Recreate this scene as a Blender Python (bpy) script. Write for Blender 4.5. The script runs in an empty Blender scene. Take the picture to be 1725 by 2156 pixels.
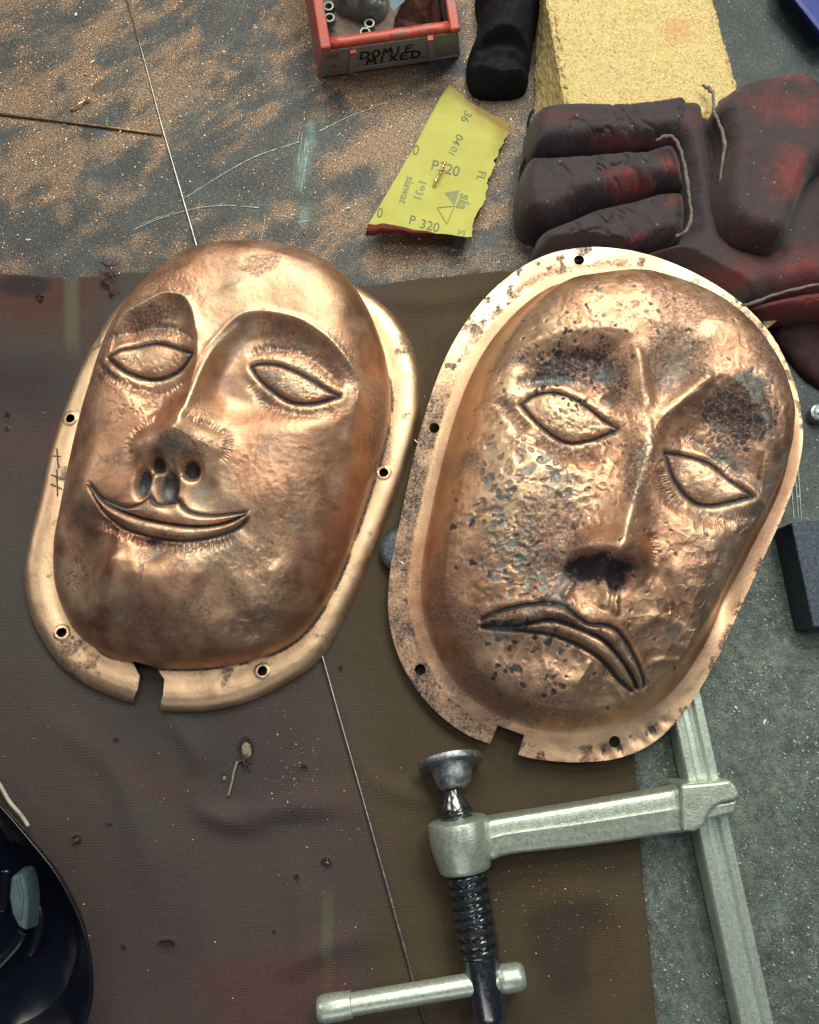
import bpy, bmesh, math, random
import numpy as np
from mathutils import Vector, Matrix, Euler
random.seed(7); rng = np.random.default_rng(11)
R = math.radians
scene = bpy.context.scene
COL = scene.collection

# ------------------------------------------------------------------ camera
TILT = R(12.0); FPX = 1729.0; DIST = 0.541
cam_d = bpy.data.cameras.new('camera'); cam = bpy.data.objects.new('camera', cam_d); COL.objects.link(cam)
cam_d.sensor_fit = 'HORIZONTAL'; cam_d.sensor_width = 36.0; cam_d.lens = 36.0*FPX/1725.0
cam_d.clip_start = 0.01; cam_d.clip_end = 50
CAMP = np.array([0.0, -DIST*math.sin(TILT), DIST*math.cos(TILT)])
cam.location = CAMP; cam.rotation_euler = (TILT, 0, 0)
scene.camera = cam
# ------------------------------------------------------------------ light
w = bpy.data.worlds.new('World'); scene.world = w; w.use_nodes = True
bg = w.node_tree.nodes['Background']
bg.inputs[0].default_value = (0.05, 0.13, 0.30, 1); bg.inputs[1].default_value = 0.19
def area(name, loc, target, sx, sy, power, col):
    d = bpy.data.lights.new(name, 'AREA'); d.shape = 'RECTANGLE'; d.size = sx; d.size_y = sy
    d.energy = power; d.color = col
    o = bpy.data.objects.new(name, d); COL.objects.link(o); o.location = loc
    o.rotation_euler = (Vector(target)-Vector(loc)).to_track_quat('-Z', 'Y').to_euler()
    return o
area('ceiling_lamp', (0.15, 1.15, 1.25), (0.05, 0, 0), 1.2, 0.6, 29.0, (1.0, 0.97, 0.79))
area('far_lamp', (0.45, 0.70, 1.55), (0.05, 0, 0), 0.30, 0.25, 10.0, (1.0, 0.96, 0.82))
area('overhead_lamp', (-0.12, 0.22, 1.60), (-0.05, 0, 0), 0.40, 0.30, 4.5, (1.0, 0.97, 0.84))
area('side_lamp', (0.95, 0.10, 1.25), (0, 0, 0), 0.25, 0.3, 4.0, (0.94, 1.0, 0.90))
area('near_lamp', (-0.1, -1.25, 1.05), (0, 0, 0), 1.0, 0.5, 3.2, (1.0, 0.95, 0.85))  # added fill behind the camera, lifts the dark chins
area('left_lamp', (-1.3, 0.45, 0.9), (0, 0, 0), 0.4, 0.6, 5.0, (1.0, 0.94, 0.80))
scene.view_settings.view_transform = 'Standard'; scene.view_settings.look = 'None'
scene.view_settings.exposure = -0.22; scene.view_settings.gamma = 1.0

# ------------------------------------------------------------------ helpers
ct, st = math.cos(TILT), math.sin(TILT)
def P(px, py, z=0.0):
    """point of the place seen at photo position (px,py) at height z (metres)"""
    dx = (np.asarray(px, float)-862.5)/FPX; dy = (1078.0-np.asarray(py, float))/FPX
    wy = dy*ct + st; wz = dy*st - ct
    t = (np.asarray(z, float)-CAMP[2])/wz
    return np.stack([CAMP[0]+t*dx, CAMP[1]+t*wy, CAMP[2]+t*wz], -1)
def PP(pts, z): return [P(a, b, z) for a, b in pts]
def sm(t): t = np.clip(t, 0, 1); return t*t*(3-2*t)
def _hash(ix, iy, seed):
    h = (ix.astype(np.int64)*374761393 + iy.astype(np.int64)*668265263 + seed*974711) & 0xffffffff
    h = ((h ^ (h >> 13))*1274126177) & 0xffffffff
    h = (h ^ (h >> 16))
    h = (h*2246822519) & 0xffffffff; h = h ^ (h >> 15)
    return (h & 0xffffff)/float(0xffffff)
def vnoise(x, y, seed=0):
    ix = np.floor(x); iy = np.floor(y); fx = x-ix; fy = y-iy
    fx = fx*fx*fx*(fx*(fx*6-15)+10); fy = fy*fy*fy*(fy*(fy*6-15)+10)
    a = _hash(ix, iy, seed); b = _hash(ix+1, iy, seed); c = _hash(ix, iy+1, seed); d = _hash(ix+1, iy+1, seed)
    return (a*(1-fx)+b*fx)*(1-fy)+(c*(1-fx)+d*fx)*fy
def fbm(x, y, seed=0, oct=4, gain=.5):
    s = 0; a = 1; t = 0
    for i in range(oct):
        s = s+a*vnoise(x*2**i+17.3*i, y*2**i-9.1*i, seed+i*31); t += a; a *= gain
    return s/t          # 0..1, mean .5
def cells(x, y, size, seed):
    gx = x/size; gy = y/size; ix = np.floor(gx); iy = np.floor(gy)
    f1 = np.full(x.shape, 9.0); f2 = np.full(x.shape, 9.0); idv = np.zeros(x.shape)
    for ox in (-1, 0, 1):
        for oy in (-1, 0, 1):
            cx = ix+ox; cy = iy+oy
            jx = cx+.1+.8*_hash(cx, cy, seed); jy = cy+.1+.8*_hash(cx, cy, seed+5)
            d = np.hypot(gx-jx, gy-jy); r = _hash(cx, cy, seed+9)
            c = d < f1
            f2 = np.where(c, f1, np.minimum(f2, d)); idv = np.where(c, r, idv); f1 = np.where(c, d, f1)
    return f1, f2, idv
def spline(pts, n=8, closed=False):
    p = np.array(pts, float); m = len(p); out = []
    rngs = range(m if closed else m-1)
    for i in rngs:
        if closed: a, b, c, d = p[(i-1) % m], p[i], p[(i+1) % m], p[(i+2) % m]
        else: a, b, c, d = p[max(i-1, 0)], p[i], p[i+1], p[min(i+2, m-1)]
        for k in range(n):
            t = k/n
            out.append(.5*((2*b)+(c-a)*t+(2*a-5*b+4*c-d)*t*t+(3*b-a-3*c+d)*t**3))
    if not closed: out.append(p[-1])
    return np.array(out)
def dist_line(X, Y, pl, closed=False):
    """distance to polyline, length parameter 0..1, signed side (left +)"""
    n = len(pl); best = np.full(X.shape, 1e9); par = np.zeros(X.shape); side = np.zeros(X.shape)
    seg = list(range(n if closed else n-1))
    L = [np.hypot(*(pl[(i+1) % n]-pl[i])) for i in seg]; T = sum(L); acc = 0
    for i in seg:
        a = pl[i]; b = pl[(i+1) % n]; l = L[i]
        if l < 1e-12: continue
        ux, uy = (b-a)/l
        t = np.clip((X-a[0])*ux+(Y-a[1])*uy, 0, l)
        qx = X-a[0]-t*ux; qy = Y-a[1]-t*uy
        d = qx*qx+qy*qy; c = d < best
        best = np.where(c, d, best); par = np.where(c, (acc+t)/T, par)
        side = np.where(c, ux*(Y-a[1])-uy*(X-a[0]), side); acc += l
    return np.sqrt(best), par, np.sign(side)
def inside(X, Y, pl):
    r = np.zeros(X.shape, bool); n = len(pl)
    for i in range(n):
        x0, y0 = pl[i]; x1, y1 = pl[(i+1) % n]
        if y0 == y1: continue
        c = ((y0 > Y) != (y1 > Y)) & (X < (x1-x0)*(Y-y0)/(y1-y0)+x0)
        r ^= c
    return r
# -------- objects
def tag(o, label=None, cat=None, group=None, kind=None):
    if label: o['label'] = label
    if cat: o['category'] = cat
    if group: o['group'] = group
    if kind: o['kind'] = kind
    return o
def empty(name, loc, label, cat, group=None):
    o = bpy.data.objects.new(name, None); COL.objects.link(o); o.location = tuple(loc); o.empty_display_size = .02
    return tag(o, label, cat, group)
def adopt(o, parent):
    if parent is not None:
        o.parent = parent
        m = Matrix.Translation(parent.location)
        q = parent.parent
        if q is not None: m = Matrix.Translation(q.location) if parent.type == 'MESH' else m
        o.matrix_parent_inverse = m.inverted() if parent.type == 'EMPTY' else Matrix.Identity(4)
    return o
def mesh_obj(name, verts, faces, mat, parent=None, smooth=True):
    me = bpy.data.meshes.new(name); me.from_pydata([tuple(map(float, v)) for v in verts], [], [tuple(map(int, f)) for f in faces]); me.update()
    if smooth: me.polygons.foreach_set('use_smooth', [True]*len(me.polygons))
    me.materials.append(mat)
    o = bpy.data.objects.new(name, me); COL.objects.link(o)
    return adopt(o, parent)
def fast_mesh(name, V, quads, mat, parent=None, smooth=True, tri=None):
    me = bpy.data.meshes.new(name)
    V = np.asarray(V, np.float32); nq = len(quads); nt = 0 if tri is None else len(tri)
    me.vertices.add(len(V)); me.vertices.foreach_set('co', V.ravel())
    loops = np.asarray(quads, np.int32).ravel()
    if nt: loops = np.concatenate([loops, np.asarray(tri, np.int32).ravel()])
    me.loops.add(len(loops)); me.loops.foreach_set('vertex_index', loops)
    me.polygons.add(nq+nt)
    starts = np.concatenate([np.arange(nq)*4, nq*4+np.arange(nt)*3]).astype(np.int32)
    me.polygons.foreach_set('loop_start', starts)
    me.polygons.foreach_set('use_smooth', np.full(nq+nt, smooth))
    me.update(calc_edges=True); me.validate()
    me.materials.append(mat)
    o = bpy.data.objects.new(name, me); COL.objects.link(o)
    return adopt(o, parent)
def set_col(o, name, arr):
    a = o.data.attributes.new(name, 'FLOAT_COLOR', 'POINT')
    c = np.ones((len(arr), 4), np.float32); c[:, :arr.shape[1]] = arr
    a.data.foreach_set('color', c.ravel())
def bevel(o, wd, seg=2):
    m = o.modifiers.new('bevel', 'BEVEL'); m.width = wd; m.segments = seg; m.limit_method = 'ANGLE'; m.angle_limit = R(35)
    m.harden_normals = False
    return o
def hexa(name, b, t, mat, parent=None, bv=.0006):
    v = list(b)+list(t)
    f = [(3, 2, 1, 0), (4, 5, 6, 7)]+[(i, (i+1) % 4, 4+(i+1) % 4, 4+i) for i in range(4)]
    o = mesh_obj(name, v, f, mat, parent, smooth=False)
    if bv: bevel(o, bv)
    return o
def fixn(o):
    bm = bmesh.new(); bm.from_mesh(o.data); bmesh.ops.recalc_face_normals(bm, faces=bm.faces); bm.to_mesh(o.data); bm.free(); return o
def prism(name, pts, z0, z1, mat, parent=None, bv=.0015, taper=0.0):
    """pts: photo outline at height z1"""
    top = [P(a, b, z1) for a, b in pts]; c = np.mean(top, 0); n = len(top)
    bot = [np.array([p[0]+(p[0]-c[0])*taper, p[1]+(p[1]-c[1])*taper, z0]) for p in top]
    f = [tuple(range(n)), tuple(range(2*n-1, n-1, -1))]+[(i, n+i, n+(i+1) % n, (i+1) % n) for i in range(n)]
    o = fixn(mesh_obj(name, top+bot, f, mat, parent, smooth=False))
    if bv: bevel(o, bv, 3)
    return o
def frame(d):
    d = np.asarray(d, float); d = d/np.linalg.norm(d)
    u = np.cross(d, [0, 0, 1.0]) if abs(d[2]) < .9 else np.cross(d, [0, 1.0, 0]); u /= np.linalg.norm(u)
    return d, u, np.cross(d, u)
def lathe(name, o0, axis, prof, mat, parent=None, n=40, smooth=True, cap=True):
    d, u, v = frame(axis); V = []; F = []
    for (s, r) in prof:
        for k in range(n):
            a = 2*math.pi*k/n; V.append(np.asarray(o0)+d*s+(u*math.cos(a)+v*math.sin(a))*r)
    m = len(prof)
    for i in range(m-1):
        for k in range(n): F.append((i*n+k, i*n+(k+1) % n, (i+1)*n+(k+1) % n, (i+1)*n+k))
    if cap: F.append(tuple(range(n-1, -1, -1))); F.append(tuple((m-1)*n+k for k in range(n)))
    o = fixn(mesh_obj(name, V, F, mat, parent, smooth))
    if smooth:
        try:
            o.data.polygons.foreach_set('use_smooth', [True]*len(F)); o.data.set_sharp_from_angle(angle=R(40))
        except Exception: pass
    return o
def tube(name, path, rad, mat, parent=None, n=10):
    path = np.asarray(path, float); m = len(path); V = []; F = []
    rr = np.full(m, rad) if np.isscalar(rad) else np.asarray(rad)
    for i in range(m):
        d, u, v = frame(path[min(i+1, m-1)]-path[max(i-1, 0)])
        for k in range(n):
            a = 2*math.pi*k/n; V.append(path[i]+(u*math.cos(a)+v*math.sin(a))*rr[i])
    for i in range(m-1):
        for k in range(n): F.append((i*n+k, i*n+(k+1) % n, (i+1)*n+(k+1) % n, (i+1)*n+k))
    F.append(tuple(range(n-1, -1, -1))); F.append(tuple((m-1)*n+k for k in range(n)))
    return fixn(mesh_obj(name, V, F, mat, parent))
def polar(poly, c, nth, nr, power=1.0):
    """poly (closed, world xy) resampled to nth points, nr rings from centre c; returns X,Y (nr*nth+1) and quads, tris"""
    pl = np.vstack([poly, poly[:1]]); seg = np.hypot(*np.diff(pl, axis=0).T); cum = np.concatenate([[0], np.cumsum(seg)])
    s = np.linspace(0, cum[-1], nth, endpoint=False)
    bx = np.interp(s, cum, pl[:, 0]); by = np.interp(s, cum, pl[:, 1])
    tt = (np.arange(1, nr+1)/nr)**power
    X = c[0]+tt[:, None]*(bx-c[0])[None]; Y = c[1]+tt[:, None]*(by-c[1])[None]
    X = np.concatenate([[c[0]], X.ravel()]); Y = np.concatenate([[c[1]], Y.ravel()])
    i = np.arange(nr-1)[:, None]*nth; k = np.arange(nth)[None]; k1 = (k+1) % nth
    q = np.stack([1+i+k, 1+i+nth+k, 1+i+nth+k1, 1+i+k1], -1).reshape(-1, 4)
    t = np.stack([np.zeros(nth, int), 1+np.arange(nth), 1+(np.arange(nth)+1) % nth], -1)
    return X, Y, q, t
def ccw(p):
    p = np.asarray(p); a = np.sum(p[:, 0]*np.roll(p[:, 1], -1)-p[:, 1]*np.roll(p[:, 0], -1))
    return p if a > 0 else p[::-1]
def under_mask(X, Y):
    d = np.maximum(-signed_in(X, Y, Rm.outer), 0); return plane(X, Y)-.0035+np.maximum(d-.002, 0)*1.3
def pillow(name, pts, zo, zlo, zhi, Rr, mat, parent=None, n=2.0, nth=160, nr=40, dz=None, skirt=True, colf=None, cen=None, smoothpts=6, zmax=None):
    """soft filled form: photo outline seen at height zo, rising from zlo at its edge to zhi inside"""
    sp = spline(pts, smoothpts, True) if smoothpts else np.array(pts, float)
    poly = ccw(P(sp[:, 0], sp[:, 1], zo)[:, :2])
    c = poly.mean(0) if cen is None else P(cen[0], cen[1], zo)[:2]
    X, Y, q, t = polar(poly, c, nth, nr, .8)
    e, _, _ = dist_line(X, Y, poly, True); e = np.where(np.arange(len(X)) > len(X)-nth-1, 0, e)
    tt = np.clip(e/Rr, 0, 1); g = (1-(1-tt)**n)**(1.0/n)
    Z = zlo+(zhi-zlo)*g
    if dz is not None: Z = Z+dz(X, Y, e)
    if zmax is not None: Z = np.minimum(Z, zmax(X, Y))
    V = np.stack([X, Y, Z], -1)
    if skirt:
        m = len(V); ring = V[m-nth:].copy(); cc = ring.mean(0)
        r1 = ring.copy(); r1[:, 2] -= (zhi-zlo)*.18; r1[:, :2] = cc[:2]+(ring[:, :2]-cc[:2])*.985
        r2 = r1.copy(); r2[:, :2] = cc[:2]+(ring[:, :2]-cc[:2])*.9; r2[:, 2] = np.maximum(r1[:, 2]-(zhi-zlo)*.15, .0005)
        V = np.vstack([V, r1, r2]); k = np.arange(nth); k1 = (k+1) % nth
        q = np.vstack([q, np.stack([m-nth+k, m+k, m+k1, m-nth+k1], -1), np.stack([m+k, m+nth+k, m+nth+k1, m+k1], -1)])
    o = fast_mesh(name, V, q, mat, parent, True, t)
    if colf is not None:
        set_col(o, 'Col', colf(V[:, 0], V[:, 1], V[:, 2]))
    return o
# -------- materials
def new_mat(name):
    m = bpy.data.materials.new(name); m.use_nodes = True; nt = m.node_tree
    return m, nt, nt.nodes['Principled BSDF']
def N(nt, typ, **kw):
    n = nt.nodes.new(typ)
    for k, v in kw.items():
        if k in n.inputs.keys() and not hasattr(n, k): n.inputs[k].default_value = v
        else: setattr(n, k, v)
    return n
def noise(nt, scale, detail=4, rough=.55, vec=None, dist=0):
    n = nt.nodes.new('ShaderNodeTexNoise'); n.inputs['Scale'].default_value = scale; n.inputs['Detail'].default_value = detail
    n.inputs['Roughness'].default_value = rough; n.inputs['Distortion'].default_value = dist
    if vec is not None: nt.links.new(vec, n.inputs['Vector'])
    return n.outputs['Fac']
def ramp(nt, fac, stops):
    r = nt.nodes.new('ShaderNodeValToRGB'); nt.links.new(fac, r.inputs[0]); e = r.color_ramp.elements
    while len(e) < len(stops): e.new(.5)
    for i, (p, c) in enumerate(stops):
        e[i].position = p; e[i].color = (c[0], c[1], c[2], 1) if not np.isscalar(c) else (c, c, c, 1)
    return r.outputs[0]
def mix(nt, fac, a, b, mode='MIX'):
    m = nt.nodes.new('ShaderNodeMix'); m.data_type = 'RGBA'; m.blend_type = mode
    for s, v in ((0, fac), (6, a), (7, b)):
        if hasattr(v, 'is_linked') or hasattr(v, 'links'): nt.links.new(v, m.inputs[s])
        elif s == 0: m.inputs[0].default_value = v
        else: m.inputs[s].default_value = (v[0], v[1], v[2], 1)
    return m.outputs[2]
def math_(nt, op, a, b=None, clamp=False):
    m = nt.nodes.new('ShaderNodeMath'); m.operation = op; m.use_clamp = clamp
    for i, v in enumerate((a, b)):
        if v is None: continue
        if hasattr(v, 'links'): nt.links.new(v, m.inputs[i])
        else: m.inputs[i].default_value = v
    return m.outputs[0]
def bump(nt, bsdf, h, strength=.3, dist=.001):
    b = nt.nodes.new('ShaderNodeBump'); b.inputs['Strength'].default_value = strength; b.inputs['Distance'].default_value = dist
    nt.links.new(h, b.inputs['Height']); nt.links.new(b.outputs[0], bsdf.inputs['Normal']); return b
def coords(nt, scale=(1, 1, 1), rot=(0, 0, 0)):
    t = nt.nodes.new('ShaderNodeNewGeometry'); m = nt.nodes.new('ShaderNodeMapping')
    m.inputs['Scale'].default_value = scale; m.inputs['Rotation'].default_value = rot
    nt.links.new(t.outputs['Position'], m.inputs[0]); return m.outputs[0]
def simple(name, c, rough=.5, metal=0.0, var=.25, nscale=120, bstr=.15, bscale=900, c2=None, spec=.5, bdist=.0006):
    m, nt, b = new_mat(name); v = coords(nt)
    f = noise(nt, nscale, 5, .6, v)
    lo = c2 if c2 is not None else tuple(x*(1-var) for x in c); hi = tuple(min(1, x*(1+var)) for x in c)
    nt.links.new(ramp(nt, f, [(.35, lo), (.65, hi)]), b.inputs['Base Color'])
    b.inputs['Metallic'].default_value = metal; b.inputs['Specular IOR Level'].default_value = spec
    nt.links.new(ramp(nt, noise(nt, nscale*2.3, 3, .6, v), [(.3, max(0, rough-.1)), (.7, min(1, rough+.1))]), b.inputs['Roughness'])
    if bstr: bump(nt, b, noise(nt, bscale, 4, .6, v), bstr, bdist)
    return m
def attr(nt, name='Col'):
    a = nt.nodes.new('ShaderNodeAttribute'); a.attribute_name = name
    s = nt.nodes.new('ShaderNodeSeparateColor'); nt.links.new(a.outputs['Color'], s.inputs[0])
    return a.outputs['Color'], s.outputs[0], s.outputs[1], s.outputs[2]

def copper_mat(name, dark, oxide, polish, fleck):
    m, nt, b = new_mat(name); v = coords(nt)
    _, r, g, bl = attr(nt, 'Wear')
    n1 = noise(nt, 70, 5, .6, v); n2 = noise(nt, 600, 5, .7, v); n3 = noise(nt, 1900, 2, .6, v)
    base = ramp(nt, n1, [(.3, (.46, .238, .155)), (.5, (.62, .350, .228)), (.72, (.77, .485, .318))])
    base = mix(nt, ramp(nt, n2, [(.35, 0.0), (.75, .35)]), base, (.34, .18, .11))
    # rubbed bright metal, also reflected brightness painted on the rim
    base = mix(nt, math_(nt, 'MULTIPLY', bl, .75), base, polish)
    # brown-violet tarnish and painted shade, with a broken edge
    tv = math_(nt, 'ADD', r, math_(nt, 'MULTIPLY', math_(nt, 'SUBTRACT', n2, .5), 1.1))
    td = ramp(nt, tv, [(.16, 0.0), (.40, .50), (.66, .97)])
    tc = ramp(nt, tv, [(.36, dark), (.66, (.022, .023, .033))])
    base = mix(nt, td, base, tc)
    to = ramp(nt, math_(nt, 'ADD', g, math_(nt, 'MULTIPLY', math_(nt, 'SUBTRACT', n2, .5), .9)), [(.26, 0.0), (.80, .75)])
    base = mix(nt, to, base, oxide)
    fk = ramp(nt, n3, [(.66, 0.0), (.76, fleck)])
    base = mix(nt, fk, base, (.12, .07, .06))
    nt.links.new(base, b.inputs['Base Color'])
    met = math_(nt, 'SUBTRACT', .97, math_(nt, 'MULTIPLY', math_(nt, 'MAXIMUM', math_(nt, 'MULTIPLY', td, 1.25), to), .5), True)
    nt.links.new(met, b.inputs['Metallic'])
    ro = math_(nt, 'ADD', ramp(nt, n1, [(.3, .43), (.7, .54)]), math_(nt, 'MULTIPLY', math_(nt, 'MAXIMUM', td, to), .12))
    ro = math_(nt, 'SUBTRACT', ro, math_(nt, 'MULTIPLY', bl, .04)); nt.links.new(ro, b.inputs['Roughness'])
    vs = coords(nt, (1, .12, .3), (0, 0, R(-25)))
    br = noise(nt, 2600, 3, .6, vs)
    h = math_(nt, 'ADD', math_(nt, 'MULTIPLY', n2, 1.0), math_(nt, 'MULTIPLY', br, .35))
    bump(nt, b, h, .35, .0005)
    return m
M = {}
M['copper'] = copper_mat('copper_brushed', (.14, .080, .068), (.22, .25, .25), (.88, .67, .44), .25)
M['copper_dark'] = copper_mat('copper_hammered', (.13, .078, .072), (.20, .26, .27), (.90, .72, .48), .6)
M['zinc'] = simple('zinc_cast', (.50, .56, .49), .36, .68, .16, 300, .28, 900)
M['zinc_bar'] = simple('zinc_bar', (.54, .62, .56), .32, .6, .16, 500, .18, 1500)
M['steel_dark'] = simple('steel_blackened', (.24, .25, .26), .22, .95, .06, 200, .02, 900)
M['steel_bright'] = simple('steel_bright', (.55, .60, .66), .22, 1.0, .12, 300, .08, 1500)
M['steel_worn'] = simple('steel_worn', (.34, .38, .40), .38, .9, .4, 350, .3, 1200)
M['steel_blue'] = simple('steel_blued', (.045, .06, .085), .45, .5, .5, 500, .2, 1300)
M['rod_grey'] = simple('rod_grey', (.42, .40, .40), .35, .9, .25, 200, .1, 2000)
M['rod_bronze'] = simple('rod_bronze', (.30, .21, .12), .45, .8, .3, 300, .2, 1500)
M['black_plastic'] = simple('black_plastic', (.004, .0055, .011), .22, 0, .3, 6, .02, 400, spec=.5)
M['grey_plastic'] = simple('grey_plastic', (.075, .115, .125), .2, 0, .15, 90, .05, 500, spec=.6)
M['black_fabric'] = simple('black_fabric', (.006, .007, .012), .8, 0, .4, 200, .4, 1800, spec=.2)
M['maroon_leather'] = simple('maroon_leather', (.035, .014, .018), .75, 0, .4, 150, .5, 1500, spec=.25)
M['blue_paint'] = simple('blue_paint', (.008, .028, .22), .35, 0, .15, 80, .05, 600)
M['white_strap'] = simple('white_strap', (.42, .44, .36), .6)
M['thread'] = simple('thread_pale', (.21, .20, .14), .8, 0, .25, 600)
M['thread_maroon'] = simple('thread_maroon', (.10, .030, .045), .85, 0, .35, 600)
M['welt'] = simple('welt_leather', (.16, .135, .12), .8, 0, .45, 600, .5, 2000)
M['rag_brown'] = simple('brown_block', (.13, .045, .035), .55, 0, .4, 260, .6, 900)
M['card_blue'] = simple('card_blue', (.09, .15, .20), .6, 0, .25, 200)
M['chip_white'] = simple('chip_white', (.75, .78, .72), .6, 0, .1)
M['chip_copper'] = simple('chip_copper', (.86, .52, .30), .3, 1.0, .2)
M['filing'] = simple('filing_copper', (.62, .36, .21), .38, .9, .35, 700, 0)
M['nut_steel'] = simple('nut_steel', (.15, .16, .16), .38, .75, .2, 400, .1, 1500)
M['marker'] = simple('marker_ink', (.010, .010, .013), .5, 0, .2)
M['print'] = simple('print_ink', (.15, .17, .085), .7, 0, .15, 900)
M['print_light'] = simple('print_ink_pale', (.22, .25, .12), .7, 0, .12, 900)
M['grit'] = simple('grit_red', (.13, .018, .014), .85, 0, .3, 1200, .6, 3000)

# ================================================================== setting: workbench
def dust_amount(X, Y):
    """copper filings swept over the far left of the bench"""
    ca, sa = math.cos(R(35)), math.sin(R(35)); u = X*ca+Y*sa; v = -X*sa+Y*ca
    a = fbm(u*24+.8*fbm(X*40, Y*40, 2, 2), v*46, 3, 6, .65); b = fbm(X*9+5, Y*9, 8, 3)
    reg = sm((Y+.02+.10*X+.03)/.17)*sm((.16-X)/.12)
    top = sm((Y-.06)/.16)
    d = sm((a*.9+b*.35-.57+.06*top)/.30)*reg
    return np.clip(d*(.30+.50*top)+.24*sm((Y-.08)/.12)*reg*(.4+1.2*(fbm(X*70, Y*70, 19, 3)-.2)), 0, 1)
def light_mottle(X, Y):
    return sm((X-.06-.10*(Y+.2))/.10)*sm((.08-Y)/.14)
nx, ny = 330, 400
gx = np.concatenate([[-1.3, -.9, -.65, -.5], np.linspace(-.42, .42, nx-8), [.5, .65, .9, 1.3]]); gy = np.concatenate([[-1.2, -.85, -.6], np.linspace(-.48, .52, ny-6), [.65, .9, 1.3]])
GX, GY = np.meshgrid(gx, gy); GX = GX.ravel(); GY = GY.ravel()
idx = np.arange(nx*ny).reshape(ny, nx)
quads = np.stack([idx[:-1, :-1], idx[:-1, 1:], idx[1:, 1:], idx[1:, :-1]], -1).reshape(-1, 4)
m, nt, b = new_mat('bench_steel'); v = coords(nt)
_, r, g, bl = attr(nt)
n1 = noise(nt, 28, 6, .65, v, .6); n2 = noise(nt, 900, 5, .75, v); n3 = noise(nt, 420, 4, .7, v, 1.5); n4 = noise(nt, 1500, 2, .6, v)
base = ramp(nt, n1, [(.3, (.022, .034, .044)), (.5, (.038, .056, .066)), (.7, (.060, .084, .092))])
base = mix(nt, ramp(nt, n3, [(.42, 0.0), (.62, .55)]), base, (.018, .022, .034))
nA = noise(nt, 850, 4, .8, v, 3.0); nB = noise(nt, 150, 4, .7, v, .5)
lt = math_(nt, 'MULTIPLY', math_(nt, 'MULTIPLY', g, ramp(nt, noise(nt, 38, 4, .65, v), [(.35, .45), (.65, 1.0)])), ramp(nt, math_(nt, 'ADD', math_(nt, 'MULTIPLY', nA, .75), math_(nt, 'MULTIPLY', nB, .25)), [(.47, .03), (.515, .42), (.56, 1.0)]))
base = mix(nt, lt, base, (.29, .36, .315))
base = mix(nt, math_(nt, 'MULTIPLY', g, ramp(nt, noise(nt, 60, 5, .7, v), [(.55, 0.0), (.7, .5)])), base, (.16, .14, .10))
gn = noise(nt, 1050, 3, .75, v)
dz_ = math_(nt, 'ADD', gn, math_(nt, 'MULTIPLY', r, .150))
cd = ramp(nt, dz_, [(.60, 0.0), (.68, .9)])
gc = ramp(nt, noise(nt, 1400, 1, .5, v), [(.35, (.17, .105, .075)), (.5, (.38, .215, .12)), (.62, (.56, .36, .21))])
base = mix(nt, cd, base, gc)
base = mix(nt, math_(nt, 'MULTIPLY', r, ramp(nt, n4, [(.60, 0.0), (.66, .8)])), base, (.74, .58, .38))
base = mix(nt, ramp(nt, n4, [(.665, 0.0), (.72, .7)]), base, (.30, .27, .22))
base = mix(nt, math_(nt, 'MULTIPLY', bl, ramp(nt, n2, [(.4, .1), (.6, .8)])), base, (.20, .36, .36))
nt.links.new(base, b.inputs['Base Color']); b.inputs['Metallic'].default_value = .25
nt.links.new(ramp(nt, n3, [(.3, .38), (.7, .62)]), b.inputs['Roughness'])
bump(nt, b, math_(nt, 'ADD', n2, n3), .45, .0007)
M['bench'] = m
Z = (fbm(GX*60, GY*60, 2, 3)-.5)*.0004
bench = fast_mesh('workbench_top', np.stack([GX, GY, Z], -1), quads, m, None, True)
tag(bench, 'scratched blue grey steel workbench top dusted with copper filings', None, None, 'structure')
wear = np.zeros((len(GX), 3)); wear[:, 0] = dust_amount(GX, GY); wear[:, 1] = light_mottle(GX, GY)
for (px, py, rr) in ((640, 340, .012), (655, 300, .007), (632, 380, .007), (640, 455, .008), (655, 270, .006)):
    c = P(px, py); wear[:, 2] = np.maximum(wear[:, 2], np.exp(-(((GX-c[0])/(rr*.45))**2+((GY-c[1])/rr)**2)))
for (px, py, rx, ry) in ((600, 445, .014, .012), (420, 735-300, .004, .004), (425, 700-0, .0, .0)):
    if rx == 0: continue
    c = P(px, py); wear[:, 0] = np.maximum(wear[:, 0], .9*sm(1.3-np.hypot((GX-c[0])/rx, (GY-c[1])/ry)+.8*(fbm(GX*150, GY*150, 5)-.5)))
for (px, py, rx, ry) in ((430, 500-85+330, .01, .01), (285, 510, .012, .012), (240, 530, .018, .009), (130, 440, .012, .014), (520, 480, .015, .008)):
    c = P(px, py); wear[:, 0] = np.maximum(wear[:, 0], .8*sm(1.2-np.hypot((GX-c[0])/rx, (GY-c[1])/ry)+1.2*(fbm(GX*110, GY*110, 6)-.5)))
set_col(bench, 'Col', wear)
def scratch(pts, wd, gap=0.0, n=14):
    pl = spline(pts, n); V = []; F = []
    for i in range(len(pl)-1):
        if gap and vnoise(np.array([i*.73]), np.array([pts[0][0]*.1]), 4)[0] < gap: continue
        a = P(*pl[i], .00055); c = P(*pl[i+1], .00055); d = (c-a)[:2]; L = np.hypot(*d)
        if L < 1e-9: continue
        nn = np.array([-d[1], d[0], 0])/L*wd*(.5+.5*random.random()); k = len(V)
        V += [a-nn, c-nn, c+nn, a+nn]; F.append((k, k+1, k+2, k+3))
    o = mesh_obj('scribed_line', V, F, M['scribe'], bench, False); return o
M['scribe'] = simple('scribe_bright', (.34, .42, .40), .5, .4, .35, 900, 0)
M['scribe_faint'] = simple('scribe_faint', (.22, .27, .25), .5, .4, .35, 900, 0)
scratch([(372, 427), (420, 397), (480, 360), (540, 328), (600, 308), (630, 298)], .00032, .28, 6)
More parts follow.
